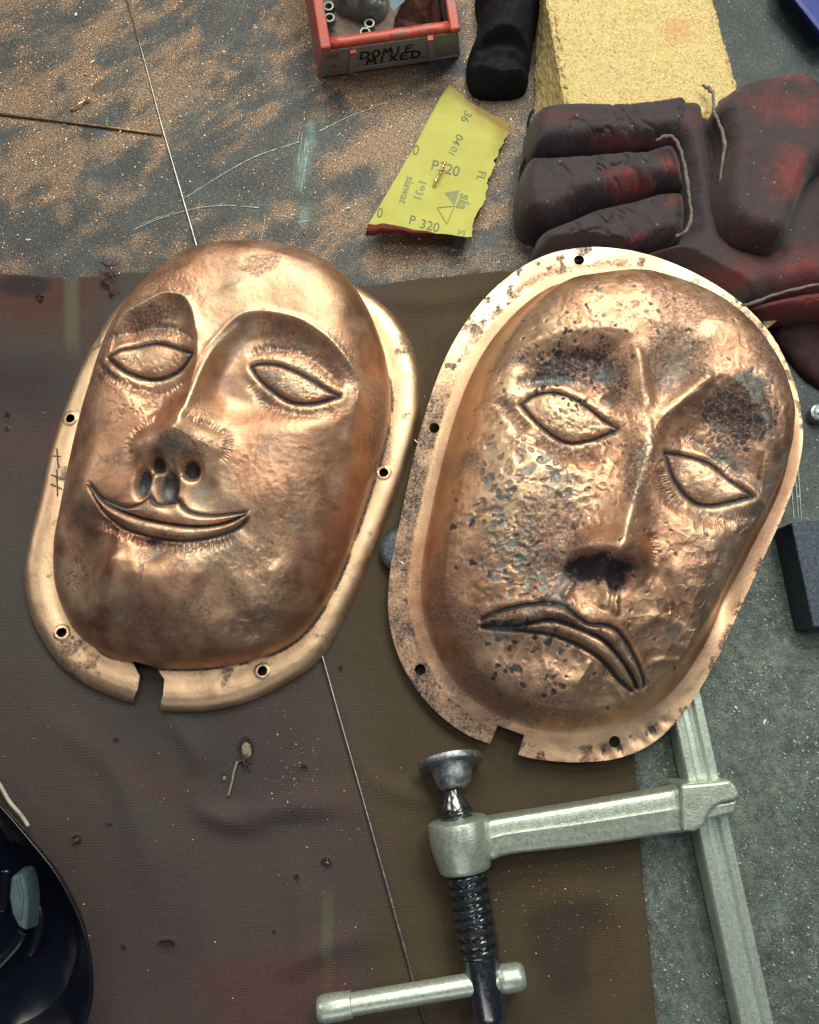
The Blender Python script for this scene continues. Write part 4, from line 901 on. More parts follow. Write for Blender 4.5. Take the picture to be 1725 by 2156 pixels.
# rounded front rail
c0, c1 = off(LT, .005, .0026, -.0005), off(RT, -.005, .0026, -.0005)
V = []; F = []; prof = [(-.0016, -.0036), (-.0019, -.0012), (-.0010, .0004), (.0008, .0012), (.0034, .0011), (.0050, .0002), (.0050, -.0030), (.0, -.0040)]
for i in range(13):
    c = c0+(c1-c0)*i/12
    for a, z in prof: V.append(c+by_*a+up*(z+.0003*math.sin(i*2.1)))
k = len(prof)
for i in range(12):
    for j in range(k): F.append((i*k+j, i*k+(j+1) % k, (i+1)*k+(j+1) % k, (i+1)*k+j))
F += [tuple(range(k)), tuple(12*k+j for j in range(k-1, -1, -1))]
fixn(mesh_obj('front_rail', V, F, M['red_plastic'], binr))
# label frame on the front: two posts, a lower bar
fn = np.cross(RB-LB, LT-LB); fn /= np.linalg.norm(fn)
if fn[1] > 0: fn = -fn
def fp(u, v, o=0.0):       # u along the front 0..1, v up 0..1, o outwards
    a = LB+(RB-LB)*u; c = LT+(RT-LT)*u; return a+(c-a)*v+fn*o
def fbox(name, u0, u1, v0, v1, o0, o1, mat, bv=.0004):
    return hexa(name, [fp(u0, v0, o0), fp(u1, v0, o0), fp(u1, v1, o0), fp(u0, v1, o0)], [fp(u0, v0, o1), fp(u1, v0, o1), fp(u1, v1, o1), fp(u0, v1, o1)], mat, binr, bv)
fbox('label_post', .205, .250, .03, .80, -.0004, .0030, M['grey_grime']); fbox('label_post', .775, .815, .10, .86, -.0004, .0030, M['grey_grime'])
fbox('post_cap', .195, .245, .80, .87, -.0004, .0040, M['red_plastic']); fbox('post_cap', .770, .815, .86, .93, -.0004, .0040, M['red_plastic'])
fbox('label_bar', .250, .775, .055, .19, -.0004, .0022, M['grey_grime']); fbox('bottom_lip', .01, .99, .0, .055, -.0004, .0012, M['grey_grime'], .0003)
fbox('label_plate', .252, .773, .20, .84, -.0004, .0008, M['grey_grime'], .0002)
def strokes(name, letters, u0, v0, du, hv, slope=0.0):
    V = []; F = []
    G = {'D': [[(0, 0), (.08, 1)], [(.08, 1), (.6, .85), (.75, .45), (.5, .05), (0, 0)]], 'O': [[(.35, .95), (.05, .6), (.15, .1), (.5, .05), (.7, .5), (.5, .92), (.35, .95)]],
         'M': [[(0, 0), (.12, .95), (.4, .35), (.68, 1), (.8, 0)]], 'I': [[(.3, 0), (.36, 1)]], 'E': [[(.65, .95), (.1, .9), (.05, .05), (.7, .0)], [(.08, .5), (.55, .52)]],
         'C': [[(.7, .85), (.35, .98), (.06, .55), (.2, .08), (.65, .08)]], 'X': [[(.02, .02), (.7, .95)], [(.05, .95), (.66, .0)]]}
    for i, ch in enumerate(letters):
        for st in G[ch]:
            p = spline(st, 4) if len(st) > 2 else np.array(st, float)
            p = np.array([(u0+(i+q_[0]*.95)*du, v0+q_[1]*hv+slope*i) for q_ in p])
            wd = .0014
            W = [fp(a, c, .0012) for a, c in p]
            for j in range(len(W)-1):
                d = W[j+1]-W[j]; l = np.linalg.norm(d)
                if l < 1e-7: continue
                d /= l; nn = np.cross(d, fn)*wd*.62; e_ = d*wd*.35; kk = len(V)
                V += [W[j]-nn-e_, W[j+1]-nn+e_, W[j+1]+nn+e_, W[j]+nn-e_]; F.append((kk, kk+1, kk+2, kk+3))
    return mesh_obj(name, V, F, M['marker'], binr, False)
strokes('marker_lettering', 'DOMIE', .285, .46, .082, .24, .004); strokes('marker_lettering', 'MIXED', .335, .21, .080, .23, .006)
# nuts in the bin
def nut(px, py, z0, label, r=.0043, h=.0056, tilt=(0, 0), rot=0.2):
    c = P(px, py, z0+h)
    V = []; F = []; n = 24; rings = [(r*.60, h*.0), (r*.60, h)]
    def hexr(a): a = (a % (math.pi/3))-math.pi/6; return r*math.cos(math.pi/6)/math.cos(a)
    prof = [('i', .55, 0), ('c', .90, 0), ('h', 1, h*.14), ('h', 1, h*.86), ('c', .90, h), ('i', .62, h), ('i', .52, h*.86), ('i', .52, h*.1)]
    m_ = len(prof)
    for kd, s_, z in prof:
        for k in range(n):
            a = 2*math.pi*k/n; rr = hexr(a) if kd == 'h' else r*s_; V.append(Vector((rr*math.cos(a), rr*math.sin(a), z-h)))
    for i in range(m_):
        for k in range(n): F.append((i*n+k, i*n+(k+1) % n, ((i+1) % m_)*n+(k+1) % n, ((i+1) % m_)*n+k))
    E = Euler((tilt[0], tilt[1], rot)).to_matrix(); V = [np.array(E @ v_)+c for v_ in V]
    o = fixn(mesh_obj('hex_nut', V, F, M['nut_steel'], None, False)); return tag(o, label, 'nut', 'loose steel hex nuts in the red bin')
nut(692, 12, .010, 'steel hex nut at left in the red bin, the one nearer the far edge', rot=.1); nut(694, 36, .010, 'steel hex nut at left in the red bin, just in front of another nut', rot=.5)
nut(778, 48, .006, 'steel hex nut on the bin floor below the plastic bag', rot=.3); nut(769, 66, .006, 'steel hex nut half hidden behind the front rail of the bin', rot=.2)
# bag, card, brown block in the bin
def crumple(X, Y, e): return sm(e/.004)*(.007*(fbm(X*110, Y*80, 3, 3)-.5)+.006*(1-np.abs(2*fbm(X*90+Y*60, Y*30-X*40, 9, 3)-1))**5-.005*(1-np.abs(2*fbm(X*60-Y*50, Y*70, 19, 2)-1))**5)
m, nt, b = new_mat('clear_bag'); v = coords(nt)
nt.links.new(ramp(nt, noise(nt, 90, 5, .6, v), [(.3, (.10, .115, .115)), (.7, (.30, .33, .31))]), b.inputs['Base Color']); b.inputs['Roughness'].default_value = .12
b.inputs['Transmission Weight'].default_value = .35; b.inputs['Coat Weight'].default_value = .3; bump(nt, b, noise(nt, 260, 3, .6, v, 1), .5, .002); M['bag'] = m
tag(pillow('plastic_bag', [(700, -15), (712, 14), (738, 25), (762, 33), (788, 37), (806, 27), (817, 8), (818, -20), (800, -70), (720, -70)], .012, .005, .024, .014, M['bag'], None, nth=150, nr=60, dz=crumple), 'crumpled clear plastic bag lying inside the red bin', 'bag')
bb0 = PP([(822, 34), (905, 52), (936, 20), (925, -60), (842, -40)], .030)
V = [p for p in bb0]+[p*np.array([1, 1, 0])+np.array([0, 0, .005]) for p in bb0]; F = [(0, 1, 2, 3, 4), (9, 8, 7, 6, 5)]+[(i, 5+i, 5+(i+1) % 5, (i+1) % 5) for i in range(5)]
V[0] = P(826, 36, .022); V[1] = P(905, 54, .014); V[2] = P(929, 44, .018); V[3] = P(926, -60, .036); V[4] = P(858, -20, .040)
o = fixn(mesh_obj('brown_block', V, F, M['rag_brown'], None, False)); bevel(o, .003, 3); tag(o, 'rough reddish brown block leaning inside the red bin at right', 'block')
V = PP([(818, -30), (821, 10), (829, 28), (838, 14), (852, 2), (858, -30)], .046); V2 = [p-np.array([0, 0, .0006]) for p in V]
tag(fixn(mesh_obj('card_scrap', list(V)+V2, [(0, 1, 2, 3, 4, 5), (11, 10, 9, 8, 7, 6)]+[(i, 6+i, 6+(i+1) % 6, (i+1) % 6) for i in range(6)], M['card_blue'], None, False)), 'torn blue grey scrap of card between the bag and the brown block', 'card')

# ================================================================== black pouch, firebricks, block, blue tool
def fold(X, Y, e):
    c = P(1060, 118, .02); d = np.hypot((X-c[0])/.022, (Y-c[1])/.013)
    l, _, _ = dist_line(X, Y, spline(P(np.array([1015, 1040, 1075, 1125]), np.array([92, 84, 82, 88]), .03)[:, :2], 5))
    return -.014*sm((1.25-d)/.6)+.004*np.exp(-(l/.004)**2)+.011*(fbm(X*38, Y*38, 12, 4)-.5)
tag(pillow('black_pouch', [(1012, -30), (1008, 30), (1004, 66), (990, 98), (984, 120), (986, 155), (1003, 183), (1050, 190), (1108, 176), (1120, 120), (1128, 60), (1140, -30)], .012, .002, .034, .020, M['black_fabric'], None, nth=160, nr=50, dz=fold), 'crumpled black fabric pouch between the red bin and the yellow firebrick', 'pouch')
m, nt, b = new_mat('firebrick'); v = coords(nt)
f1_ = noise(nt, 620, 4, .65, v); f2_ = noise(nt, 22, 4, .6, v); f3_ = noise(nt, 760, 2, .5, v)
cc = ramp(nt, f1_, [(.32, (.42, .29, .12)), (.5, (.66, .51, .24)), (.68, (.76, .64, .36))])
cc = mix(nt, ramp(nt, f2_, [(.52, 0.0), (.70, .5)]), cc, (.60, .55, .17))
cc = mix(nt, ramp(nt, f3_, [(.63, 0.0), (.70, .8)]), cc, (.17, .085, .035))
dn = nt.nodes.new('ShaderNodeVectorMath'); dn.operation = 'DISTANCE'; nt.links.new(v, dn.inputs[0]); dn.inputs[1].default_value = tuple(P(1425, 62, .042))
pk = math_(nt, 'SUBTRACT', math_(nt, 'MULTIPLY', noise(nt, 200, 3, .6, v), .016), dn.outputs['Value'])
cc = mix(nt, ramp(nt, math_(nt, 'ADD', math_(nt, 'MULTIPLY', pk, 60), .5), [(.15, 0.0), (.7, .42)]), cc, (.60, .24, .12))
nt.links.new(cc, b.inputs['Base Color']); b.inputs['Roughness'].default_value = .95; b.inputs['Specular IOR Level'].default_value = .15; bump(nt, b, f1_, .9, .0012); M['firebrick'] = m
def brick(name, b4, t4, mat, nsub, amp, seed):
    """six rough faces; edges crumble"""
    b4 = np.array(b4); t4 = np.array(t4); V = []; F = []
    def tri(u, v_, w_):
        lo = b4[0]*(1-u)*(1-v_)+b4[1]*u*(1-v_)+b4[2]*u*v_+b4[3]*(1-u)*v_; hi = t4[0]*(1-u)*(1-v_)+t4[1]*u*(1-v_)+t4[2]*u*v_+t4[3]*(1-u)*v_; return lo+(hi-lo)*w_
    ctr = (b4.mean(0)+t4.mean(0))/2
    for ax in range(3):
        for side in (0, 1):
            k0 = len(V)
            for i in range(nsub+1):
                for j in range(nsub+1):
                    a, c = i/nsub, j/nsub; q_ = [0, 0, 0]; q_[ax] = side; q_[(ax+1) % 3] = a; q_[(ax+2) % 3] = c
                    p = tri(*q_); me_ = sorted(min(x, 1-x) for x in q_); ed = max(0, 1-me_[1]*nsub/3.0)   # near an edge
                    s3 = p[0]*300+p[1]*170; h = float(vnoise(np.array([p[0]*420+p[2]*300]), np.array([p[1]*420-p[2]*250]), seed)[0])
                    g = float(vnoise(np.array([p[0]*1100+p[2]*700]), np.array([p[1]*1100+p[2]*500]), seed+1)[0])
                    d = ctr-p; d = d/np.linalg.norm(d); V.append(p+d*(amp*(.5*h+.35*g)+ed*amp*(1.2*h+.8*g)))
            for i in range(nsub):
                for j in range(nsub):
                    a = k0+i*(nsub+1)+j; f = (a, a+nsub+1, a+nsub+2, a+1); F.append(f if side else f[::-1])
    o = mesh_obj(name, V, F, mat, None, True)
    bm = bmesh.new(); bm.from_mesh(o.data); bmesh.ops.remove_doubles(bm, verts=bm.verts, dist=.00012); bmesh.ops.recalc_face_normals(bm, faces=bm.faces); bm.to_mesh(o.data); bm.free()
    return o
hb = .042
tag(brick('firebrick', [P(1118, 262, 0), P(1500, 330, 0), P(1470, -10, 0), P(1128, -60, 0)], [P(1198, 262, hb), P(1578, 250, hb), P(1492, -50, hb), P(1136, -60, hb)], M['firebrick'], 60, .0027, 4), 'crumbly yellow firebrick lying behind the red leather glove', 'brick', 'firebricks on the bench')
tag(brick('firebrick', [P(1560, 560, 0), P(1688, 560, 0), P(1665, 655, 0), P(1600, 700, 0)], [P(1570, 560, .018), P(1700, 560, .018), P(1664, 655, .018), P(1612, 698, .018)], M['firebrick'], 16, .001, 9), 'corner of a second tan firebrick peeking out below the glove beside the frowning mask', 'brick', 'firebricks on the bench')
def droop(X, Y, e): return .003*(fbm(X*50, Y*50, 61, 3)-.5)
tag(pillow('leather_scrap', [(1634, 700), (1660, 662), (1700, 640), (1790, 640), (1800, 860), (1735, 815), (1700, 792), (1660, 745)], .006, .001, .010, .012, M['maroon_leather'], None, nth=100, nr=24, dz=droop), 'dark maroon leather scrap in the shade below the glove at the right edge', 'leather scrap')
blk = prism('steel_block', [(1666, 1100), (1800, 1090), (1840, 1318), (1713, 1322)], .0005, .026, M['steel_blue'], None, .0012); tag(blk, 'heavy black steel block with a blue grey top beside the frowning mask', 'steel block')
kn = empty('metal_button', P(1716, 876, .0), 'small worn pale metal knob with a raised centre pin at the right edge', 'knob')
c = P(1716, 876, .0); lathe('knob_disc', c, (0, 0, 1), [(0, .0060), (.005, .0066), (.0072, .0060), (.0080, .0045), (.0076, .0028), (.0076, .0)], M['steel_worn'], kn, 28, True, False)
lathe('centre_pin', c+np.array([0, 0, .0075]), (0, 0, 1), [(0, .0020), (.0012, .0019), (.0017, .0010), (.0018, 0.0001)], M['steel_bright'], kn, 16, True, False)
prism('link_plate', [(1712, 870), (1800, 840), (1800, 880), (1716, 890)], .0003, .004, M['steel_blue'], kn, .0006)
hexa_b = [P(1618, -60, .0), P(1730, 98, .0), P(1790, 60, .0), P(1690, -90, .0)]
o = hexa('blue_tool_handle', hexa_b, [p*np.array([1, 1, 0])+np.array([0, 0, .022]) for p in [P(1640, -40, .022), P(1742, 88, .022), P(1790, 50, .022), P(1695, -80, .022)]], M['blue_paint'], None, .004); tag(o, 'glossy blue painted tool handle crossing the far right corner', 'tool handle')
pad = empty('steel_disc', P(868, 1160, 0), 'dark worn steel disc poking out from under the frowning mask', 'steel disc')
c = P(852, 1162, .0035); lathe('foot_plate', c, (-.1, .22, 1), [(0, .0140), (.001, .0158), (.0052, .0158), (.0060, .0150), (.0064, .012), (.0064, .0)], M['steel_blue'], pad, 48, True, False)
lathe('foot_socket', c+np.array([.004, -.002, .0060]), (0.05, .12, 1), [(0, .010), (.002, .009), (.003, .0)], M['steel_dark'], pad, 24, True, False)

from mathutils.bvhtree import BVHTree
# ================================================================== leather glove
gl = empty('leather_glove', P(1450, 400, 0), 'worn dark red leather welding glove with its thumb folded over the palm', 'glove')
m, nt, b = new_mat('glove_leather'); v = coords(nt); col, _, _, _ = attr(nt)
n2 = noise(nt, 620, 6, .75, v); n1 = noise(nt, 75, 6, .7, v, .8); n3 = noise(nt, 1500, 2, .6, v)
cc = mix(nt, 1.0, col, ramp(nt, n2, [(.3, .55), (.7, 1.45)]), 'MULTIPLY'); cc = mix(nt, ramp(nt, n1, [(.40, 0.0), (.66, .6)]), cc, (.048, .044, .054))
cc = mix(nt, ramp(nt, n3, [(.70, 0.0), (.77, .45)]), cc, (.40, .33, .28))
nt.links.new(cc, b.inputs['Base Color']); nt.links.new(ramp(nt, n1, [(.35, .48), (.65, .74)]), b.inputs['Roughness']); b.inputs['Specular IOR Level'].default_value = .35; b.inputs['Sheen Weight'].default_value = .15
bump(nt, b, math_(nt, 'ADD', n2, math_(nt, 'MULTIPLY', n1, 2.0)), .55, .0011); M['glove'] = m
def gcol(reds, basec=(.027, .0155, .021), amt=.8):
    def f(X, Y, Z):
        n = fbm(X*48, Y*48, 71, 5, .65); C = np.array(basec)[None]*(.7+.6*fbm(X*120, Y*120, 73, 3))[:, None]
        for (px, py, rx, ry, a) in reds:
            c = P(px, py, .045); d = np.hypot((X-c[0])/(rx/3400), (Y-c[1])/(ry/3400))+2.2*(n-.5); t = (sm((1.2-d)/.9)*a)[:, None]; C = C*(1-t)+np.array([.20, .022, .020])*t
        return C
    return f
def wr(sd, a=.0022, sc=38, st=(1, 1)):
    def f(X, Y, e):
        w1 = 1-np.abs(2*fbm(X*70+Y*40, Y*26-X*18, sd+5, 3)-1)
        return a*(fbm(X*sc*st[0], Y*sc*st[1], sd, 4)-.5)*2*sm(e/.006)-.0014*sm((w1-.88)/.12)*sm(e/.005)
    return f
creaseA = P(np.array([1440, 1462, 1475]), np.array([205, 300, 420]), .045)[:, :2]
def palm_dz(X, Y, e):
    z = .0024*(fbm(X*36, Y*36, 63, 4)-.5)*2*sm(e/.006)
    d, _, _ = dist_line(X, Y, spline(P(np.array([1495, 1500, 1512, 1520, 1560, 1640]), np.array([190, 280, 360, 430, 500, 530]), .045)[:, :2], 5)); return z-.006*np.exp(-(d/.007)**2)
pillow('palm', [(1378, 300), (1384, 212), (1440, 198), (1500, 184), (1580, 180), (1760, 210), (1800, 420), (1790, 600), (1700, 610), (1640, 622), (1570, 640), (1470, 620), (1330, 590), (1250, 570), (1215, 545), (1300, 525), (1400, 505), (1446, 480), (1448, 420), (1436, 340), (1420, 300)], .040, .012, .044, .016, M['glove'], gl, n=2.2, nth=260, nr=90, dz=palm_dz, cen=(1600, 420), zmax=under_mask,
       colf=gcol([(1440, 250, 90, 25, .25), (1480, 590, 130, 40, .35), (1640, 560, 120, 60, .35), (1330, 520, 60, 16, .6), (1720, 590, 120, 40, .6)]))
pillow('finger', [(1112, 262), (1118, 236), (1138, 217), (1200, 211), (1300, 208), (1380, 203), (1440, 198), (1462, 240), (1440, 292), (1400, 298), (1340, 303), (1240, 312), (1160, 318), (1120, 316)], .040, .014, .047, .013, M['glove'], gl, n=2.2, nth=200, nr=50, dz=wr(64, .0022, 45, (.6, 1)), cen=(1280, 258), colf=gcol([(1350, 292, 120, 18, .5), (1180, 250, 60, 30, .2)]))
pillow('finger', [(1092, 385), (1098, 350), (1115, 322), (1150, 318), (1250, 311), (1350, 303), (1412, 292), (1440, 318), (1452, 372), (1448, 388), (1400, 386), (1330, 402), (1250, 422), (1190, 446), (1150, 460), (1112, 450), (1096, 425)], .036, .008, .041, .013, M['glove'], gl, n=2.2, nth=200, nr=50, dz=wr(65, .0026, 42, (1, 1)), cen=(1270, 370), colf=gcol([(1340, 380, 70, 40, .9), (1420, 330, 40, 40, .7), (1400, 380, 60, 20, .8)]))
pillow('finger', [(1132, 520), (1132, 492), (1142, 474), (1170, 459), (1210, 445), (1260, 424), (1340, 405), (1400, 389), (1450, 393), (1457, 440), (1447, 488), (1400, 510), (1330, 528), (1240, 545), (1160, 552)], .033, .004, .036, .013, M['glove'], gl, n=2.2, nth=200, nr=50, dz=wr(66, .0026, 42, (1, 1)), cen=(1290, 480), zmax=under_mask, colf=gcol([(1400, 490, 60, 26, 1.0), (1440, 400, 50, 26, .7)]))
def thumb_dz(X, Y, e):
    return .0020*(fbm(X*36, Y*36, 67, 4)-.5)*2*sm(e/.006)
pillow('thumb', [(1508, 230), (1520, 196), (1560, 168), (1620, 150), (1690, 147), (1730, 162), (1772, 210), (1766, 320), (1722, 362), (1700, 405), (1682, 460), (1664, 494), (1636, 510), (1596, 503), (1550, 482), (1524, 446), (1516, 385), (1526, 310), (1520, 262)], .058, .034, .064, .014, M['glove'], gl, n=2.2, nth=240, nr=60, dz=thumb_dz, cen=(1620, 320),
       colf=gcol([(1640, 190, 130, 40, .95), (1600, 250, 70, 60, .35), (1640, 400, 50, 70, .75), (1690, 270, 60, 60, .5)], (.040, .016, .021)))
pillow('cuff_edge', [(1584, 638), (1620, 622), (1680, 608), (1740, 598), (1800, 592), (1800, 650), (1740, 646), (1660, 652), (1600, 654)], .034, .012, .034, .008, M['glove'], gl, nth=110, nr=20, dz=wr(68, .001), zmax=under_mask, colf=gcol([(1680, 630, 200, 60, 1.0)], (.11, .018, .018)))
def welt(pts, z, r=.0012, nm='welt'):
    pl = spline([list(p_)+[zz] for p_, zz in zip(pts, z)], 6); W = [P(a, b_, c_)+np.array([0, 0, .0006*math.sin(i*1.3)]) for i, (a, b_, c_) in enumerate(pl)]
    tube(nm, W, [r*(.75+.5*float(vnoise(np.array([i*.4]), np.array([3.0]), 5)[0])) for i in range(len(W))], M['welt'], gl, 8)
welt([(1480, 180), (1492, 186), (1502, 200), (1504, 235), (1518, 268), (1526, 305), (1520, 350), (1516, 385)], [.047, .048, .050, .053, .055, .056, .054, .050])
welt([(1382, 297), (1398, 288), (1416, 288), (1430, 308), (1440, 340), (1448, 385), (1452, 420), (1456, 455), (1446, 485), (1424, 497)], [.046, .047, .0475, .0475, .0475, .0465, .046, .0455, .044, .041])
welt([(1560, 643), (1590, 637), (1630, 621), (1680, 608), (1740, 596), (1800, 588)], [.036, .040, .043, .044, .044, .044], .0012)
for fpts in ([(1116, 320), (1112, 290), (1113, 255), (1122, 232)], [(1112, 450), (1098, 430), (1094, 390), (1100, 350), (1112, 328)], [(1136, 545), (1132, 515), (1134, 488)]):
    zz = {1116: .026, 1112: .020, 1136: .016}[fpts[0][0]]; tube('seam', spline(PP(fpts, zz), 6), .0010, M['black_fabric'], gl, 6)

def crease(X, Y, e, k):
    w1 = 1-np.abs(2*fbm(X*55+.3*Y*90, Y*30-X*25, k, 3)-1); return -.0016*sm((w1-.86)/.14)*sm(e/.005)
# pale fluff and grit stuck to the leather
_gb = [BVHTree.FromPolygons([tuple(v_.co) for v_ in o_.data.vertices], [tuple(p_.vertices) for p_ in o_.data.polygons]) for o_ in gl.children if o_.name.split('.')[0] in ('palm', 'finger', 'thumb', 'cuff_edge')]
V = []; F = []; rr_ = random.Random(3)
for k in range(650):
    px, py = rr_.uniform(1095, 1725), rr_.uniform(150, 640); d = Vector(P(px, py, 0))-Vector(CAMP); d.normalize(); best = None
    for t_ in _gb:
        h = t_.ray_cast(Vector(CAMP), d)
        if h[0] is not None and (best is None or h[3] < best[3]): best = h
    if best is None or Rm is None: continue
    if float(plane(best[0].x, best[0].y)) > best[0].z and inside(np.array([best[0].x]), np.array([best[0].y]), Rm.outer)[0]: continue
    n_ = best[1]; u_ = n_.orthogonal().normalized(); v2 = n_.cross(u_); a = rr_.uniform(0, 6.28); t1 = u_*math.cos(a)+v2*math.sin(a); t2 = n_.cross(t1); L = rr_.choice([.00009]*6+[.00013]*4+[.0002, .0002, .00045, .0007]); wd = L*rr_.uniform(.3, .8); c = best[0]+n_*.00015; kk = len(V)
    V += [c-t1*L-t2*wd, c+t1*L-t2*wd, c+t1*L+t2*wd, c-t1*L+t2*wd]; F.append((kk, kk+1, kk+2, kk+3))
o = mesh_obj('leather_grit', V, F, M['thread'], gl, False); o['kind'] = 'stuff'
# ================================================================== sandpaper
sp_out_L = [(775, 473), (800, 432), (832, 378), (870, 312), (905, 245), (938, 187)]
sp_out_R = [(990, 499), (1002, 452), (1019, 420), (1030, 375), (1046, 330), (1062, 296), (1077, 262)]
def sp_z(px, py):
    px = np.asarray(px, float); py = np.asarray(py, float)
    v_ = np.clip((py-180+.35*(px-950)*-1*.3)/320, -.1, 1.1)
    w_ = (px-(938-(py-187)*.55))/170
    return .0022+.0150*np.clip((v_-.35)/.65, 0, 1.2)**2+.0060*np.clip(.30-v_, 0, 1)**2*10*.5+.0035*np.clip(w_-.5, 0, 1)**2*4*np.clip(1-v_, 0, 1)
Lc = spline(sp_out_L, 8); Rc = spline(sp_out_R, 8); nl = 60; nwd = 40
def resam(c, n):
    d = np.concatenate([[0], np.cumsum(np.hypot(*np.diff(c, axis=0).T))]); t = np.linspace(0, d[-1], n); return np.stack([np.interp(t, d, c[:, 0]), np.interp(t, d, c[:, 1])], -1)
Lc = resam(Lc, nl); Rc = resam(Rc, nl)
Rc[:, 0] += 3.5*(vnoise(np.arange(nl)*.35, np.zeros(nl), 3)-.5)*2+1.5*(vnoise(np.arange(nl)*.9, np.zeros(nl), 4)-.5)*2
u = np.linspace(0, 1, nwd)
SP = Lc[:, None]*(1-u)[None, :, None]+Rc[:, None]*u[None, :, None]
bt = np.exp(-np.arange(nl)/4.0)[:, None]
SP[..., 1] += bt*(-16*np.sin(np.pi*np.clip(u*2.2, 0, 1))[None]*.4+2.0*(vnoise(u*14, u*0, 6)-.5)[None]*2)       # torn lower edge
tb_ = np.exp(-(nl-1-np.arange(nl))/5.0)[:, None]; SP[..., 1] += tb_*(-13*np.exp(-((u-.10)/.16)**2)+9*np.exp(-((u-0)/.04)**2))[None]
SZ = sp_z(SP[..., 0], SP[..., 1])+.0012*(fbm(SP[..., 0]*.02, SP[..., 1]*.02, 8, 2)-.5)
curl = bt*np.clip(1-u*1.7, 0, 1)[None]; SZ = SZ+.006*curl
W = P(SP[..., 0], SP[..., 1], SZ).reshape(-1, 3)
m, nt, b = new_mat('paper_yellow'); v = coords(nt); n1 = noise(nt, 40, 5, .6, v); n2 = noise(nt, 800, 4, .6, v); _, r_, g_, b_ = attr(nt)
cc = ramp(nt, n1, [(.3, (.40, .40, .085)), (.7, (.51, .51, .13))]); cc = mix(nt, ramp(nt, n2, [(.35, .25), (.7, 0.0)]), cc, (.36, .33, .08))
cc = mix(nt, r_, cc, (.22, .125, .03)); nt.links.new(cc, b.inputs['Base Color']); b.inputs['Roughness'].default_value = .75; bump(nt, b, n2, .2, .0005); M['paper'] = m
idx = np.arange(nl*nwd).reshape(nl, nwd); q = np.stack([idx[:-1, :-1], idx[:-1, 1:], idx[1:, 1:], idx[1:, :-1]], -1).reshape(-1, 4)
spr = empty('sandpaper', P(930, 340, 0), 'torn strip of yellow backed sandpaper with printed grit marks, curling off the bench', 'sandpaper')
o = fast_mesh('backing', W, q, M['paper'], spr, True)
tt = np.linspace(0, 1, nl)[:, None]*np.ones((1, nwd)); uu = np.ones((nl, 1))*u[None]
stn = np.clip(sm((tt-.80)/.2)*sm((uu-.25)/.5)*.8+.7*sm((tt-.93)/.07)+.35*sm((.03-uu)/.03)*(tt > .5)+.5*sm((uu-.8)/.2)*sm((tt-.55)/.3)*fbm(tt*9, uu*9, 2, 3), 0, .9)*(.5+fbm(tt*12, uu*7, 4, 3))
set_col(o, 'Col', np.stack([np.clip(stn, 0, .9).ravel()]*3, -1))
fast_mesh('grit_side', W-np.array([0, 0, .0005]), q[:, ::-1], M['grit'], spr, True)
# curled lower lip showing the red abrasive
lipu = np.linspace(0, .66, 26); rows = 6; V = []
e0 = [np.array([np.interp(t, u, SP[0, :, 0]), np.interp(t, u, SP[0, :, 1])]) for t in lipu]
for i, t in enumerate(lipu):
    hgt = 26*(1-t/.66)**.6*(.8+.4*float(vnoise(np.array([t*9]), np.array([0.0]), 5)[0]))
    zb = float(np.interp(t, u, SZ[0]))
    for j in range(rows):
        f_ = j/(rows-1); V.append(P(e0[i][0]-6*f_*(1-t), e0[i][1]-1.0+hgt*f_, zb+.0004-.004*f_*f_+.002*math.sin(f_*3)))
F = [(i*rows+j, i*rows+j+1, (i+1)*rows+j+1, (i+1)*rows+j) for i in range(25) for j in range(rows-1)]
mesh_obj('curled_lip', V, F, M['grit'], spr, True)
def put_text(txt, cx, cy, size, ang, mat, sx=1.0, bold=.012, name='print'):
    cu = bpy.data.curves.new('t', 'FONT'); cu.body = txt; cu.size = size; cu.align_x = 'CENTER'; cu.align_y = 'CENTER'; cu.offset = bold*size*.5
    ob = bpy.data.objects.new('t', cu); COL.objects.link(ob); dg = bpy.context.evaluated_depsgraph_get(); me = bpy.data.meshes.new_from_object(ob.evaluated_get(dg))
    bpy.data.objects.remove(ob); bpy.data.curves.remove(cu)
    ca, sa = math.cos(R(ang)), math.sin(R(ang)); V = []
    for vv in me.vertices:
        x, y = vv.co.x*sx, -vv.co.y; V.append((cx+x*ca-y*sa, cy+x*sa+y*ca))
    F = [tuple(p.vertices) for p in me.polygons]; bpy.data.meshes.remove(me); return flat_print(V, F, mat, name)
from mathutils.bvhtree import BVHTree
bv_ = BVHTree.FromPolygons([tuple(x) for x in W], [tuple(int(a) for a in x) for x in q])
def flat_print(V, F, mat, name='print'):
    out = []
    for a, c in V:
        d = Vector(P(a, c, 0))-Vector(CAMP); d.normalize(); h = bv_.ray_cast(Vector(CAMP), d)
        p = h[0] if h[0] is not None else None; out.append(None if p is None else Vector((p.x, p.y, p.z+.00022)))
    F = [f for f in F if all(out[i] is not None for i in f)]; us = sorted({i for f in F for i in f}); rm = {k: i for i, k in enumerate(us)}
    if not F: return
    o = mesh_obj(name, [out[i] for i in us], [tuple(rm[i] for i in f) for f in F], mat, spr, False); return o
put_text('36', 982, 245, 25, 117, M['print']); put_text('04', 964, 294, 23, 117, M['print']); put_text('01', 953, 318, 21, 117, M['print_light'])
put_text('P320', 938, 355, 31, 15, M['print'], 1.0); put_text('320', 905, 476, 27, 14, M['print'], 1.05); put_text('P', 868, 464, 27, 14, M['print'])
put_text('0', 800, 449, 29, 10, M['print'], .9); put_text('0', 876, 317, 30, 12, M['print'], .9); put_text('FL', 1013, 370, 25, 105, M['print'], .9); put_text('P3', 972, 492, 18, 10, M['print_light'])
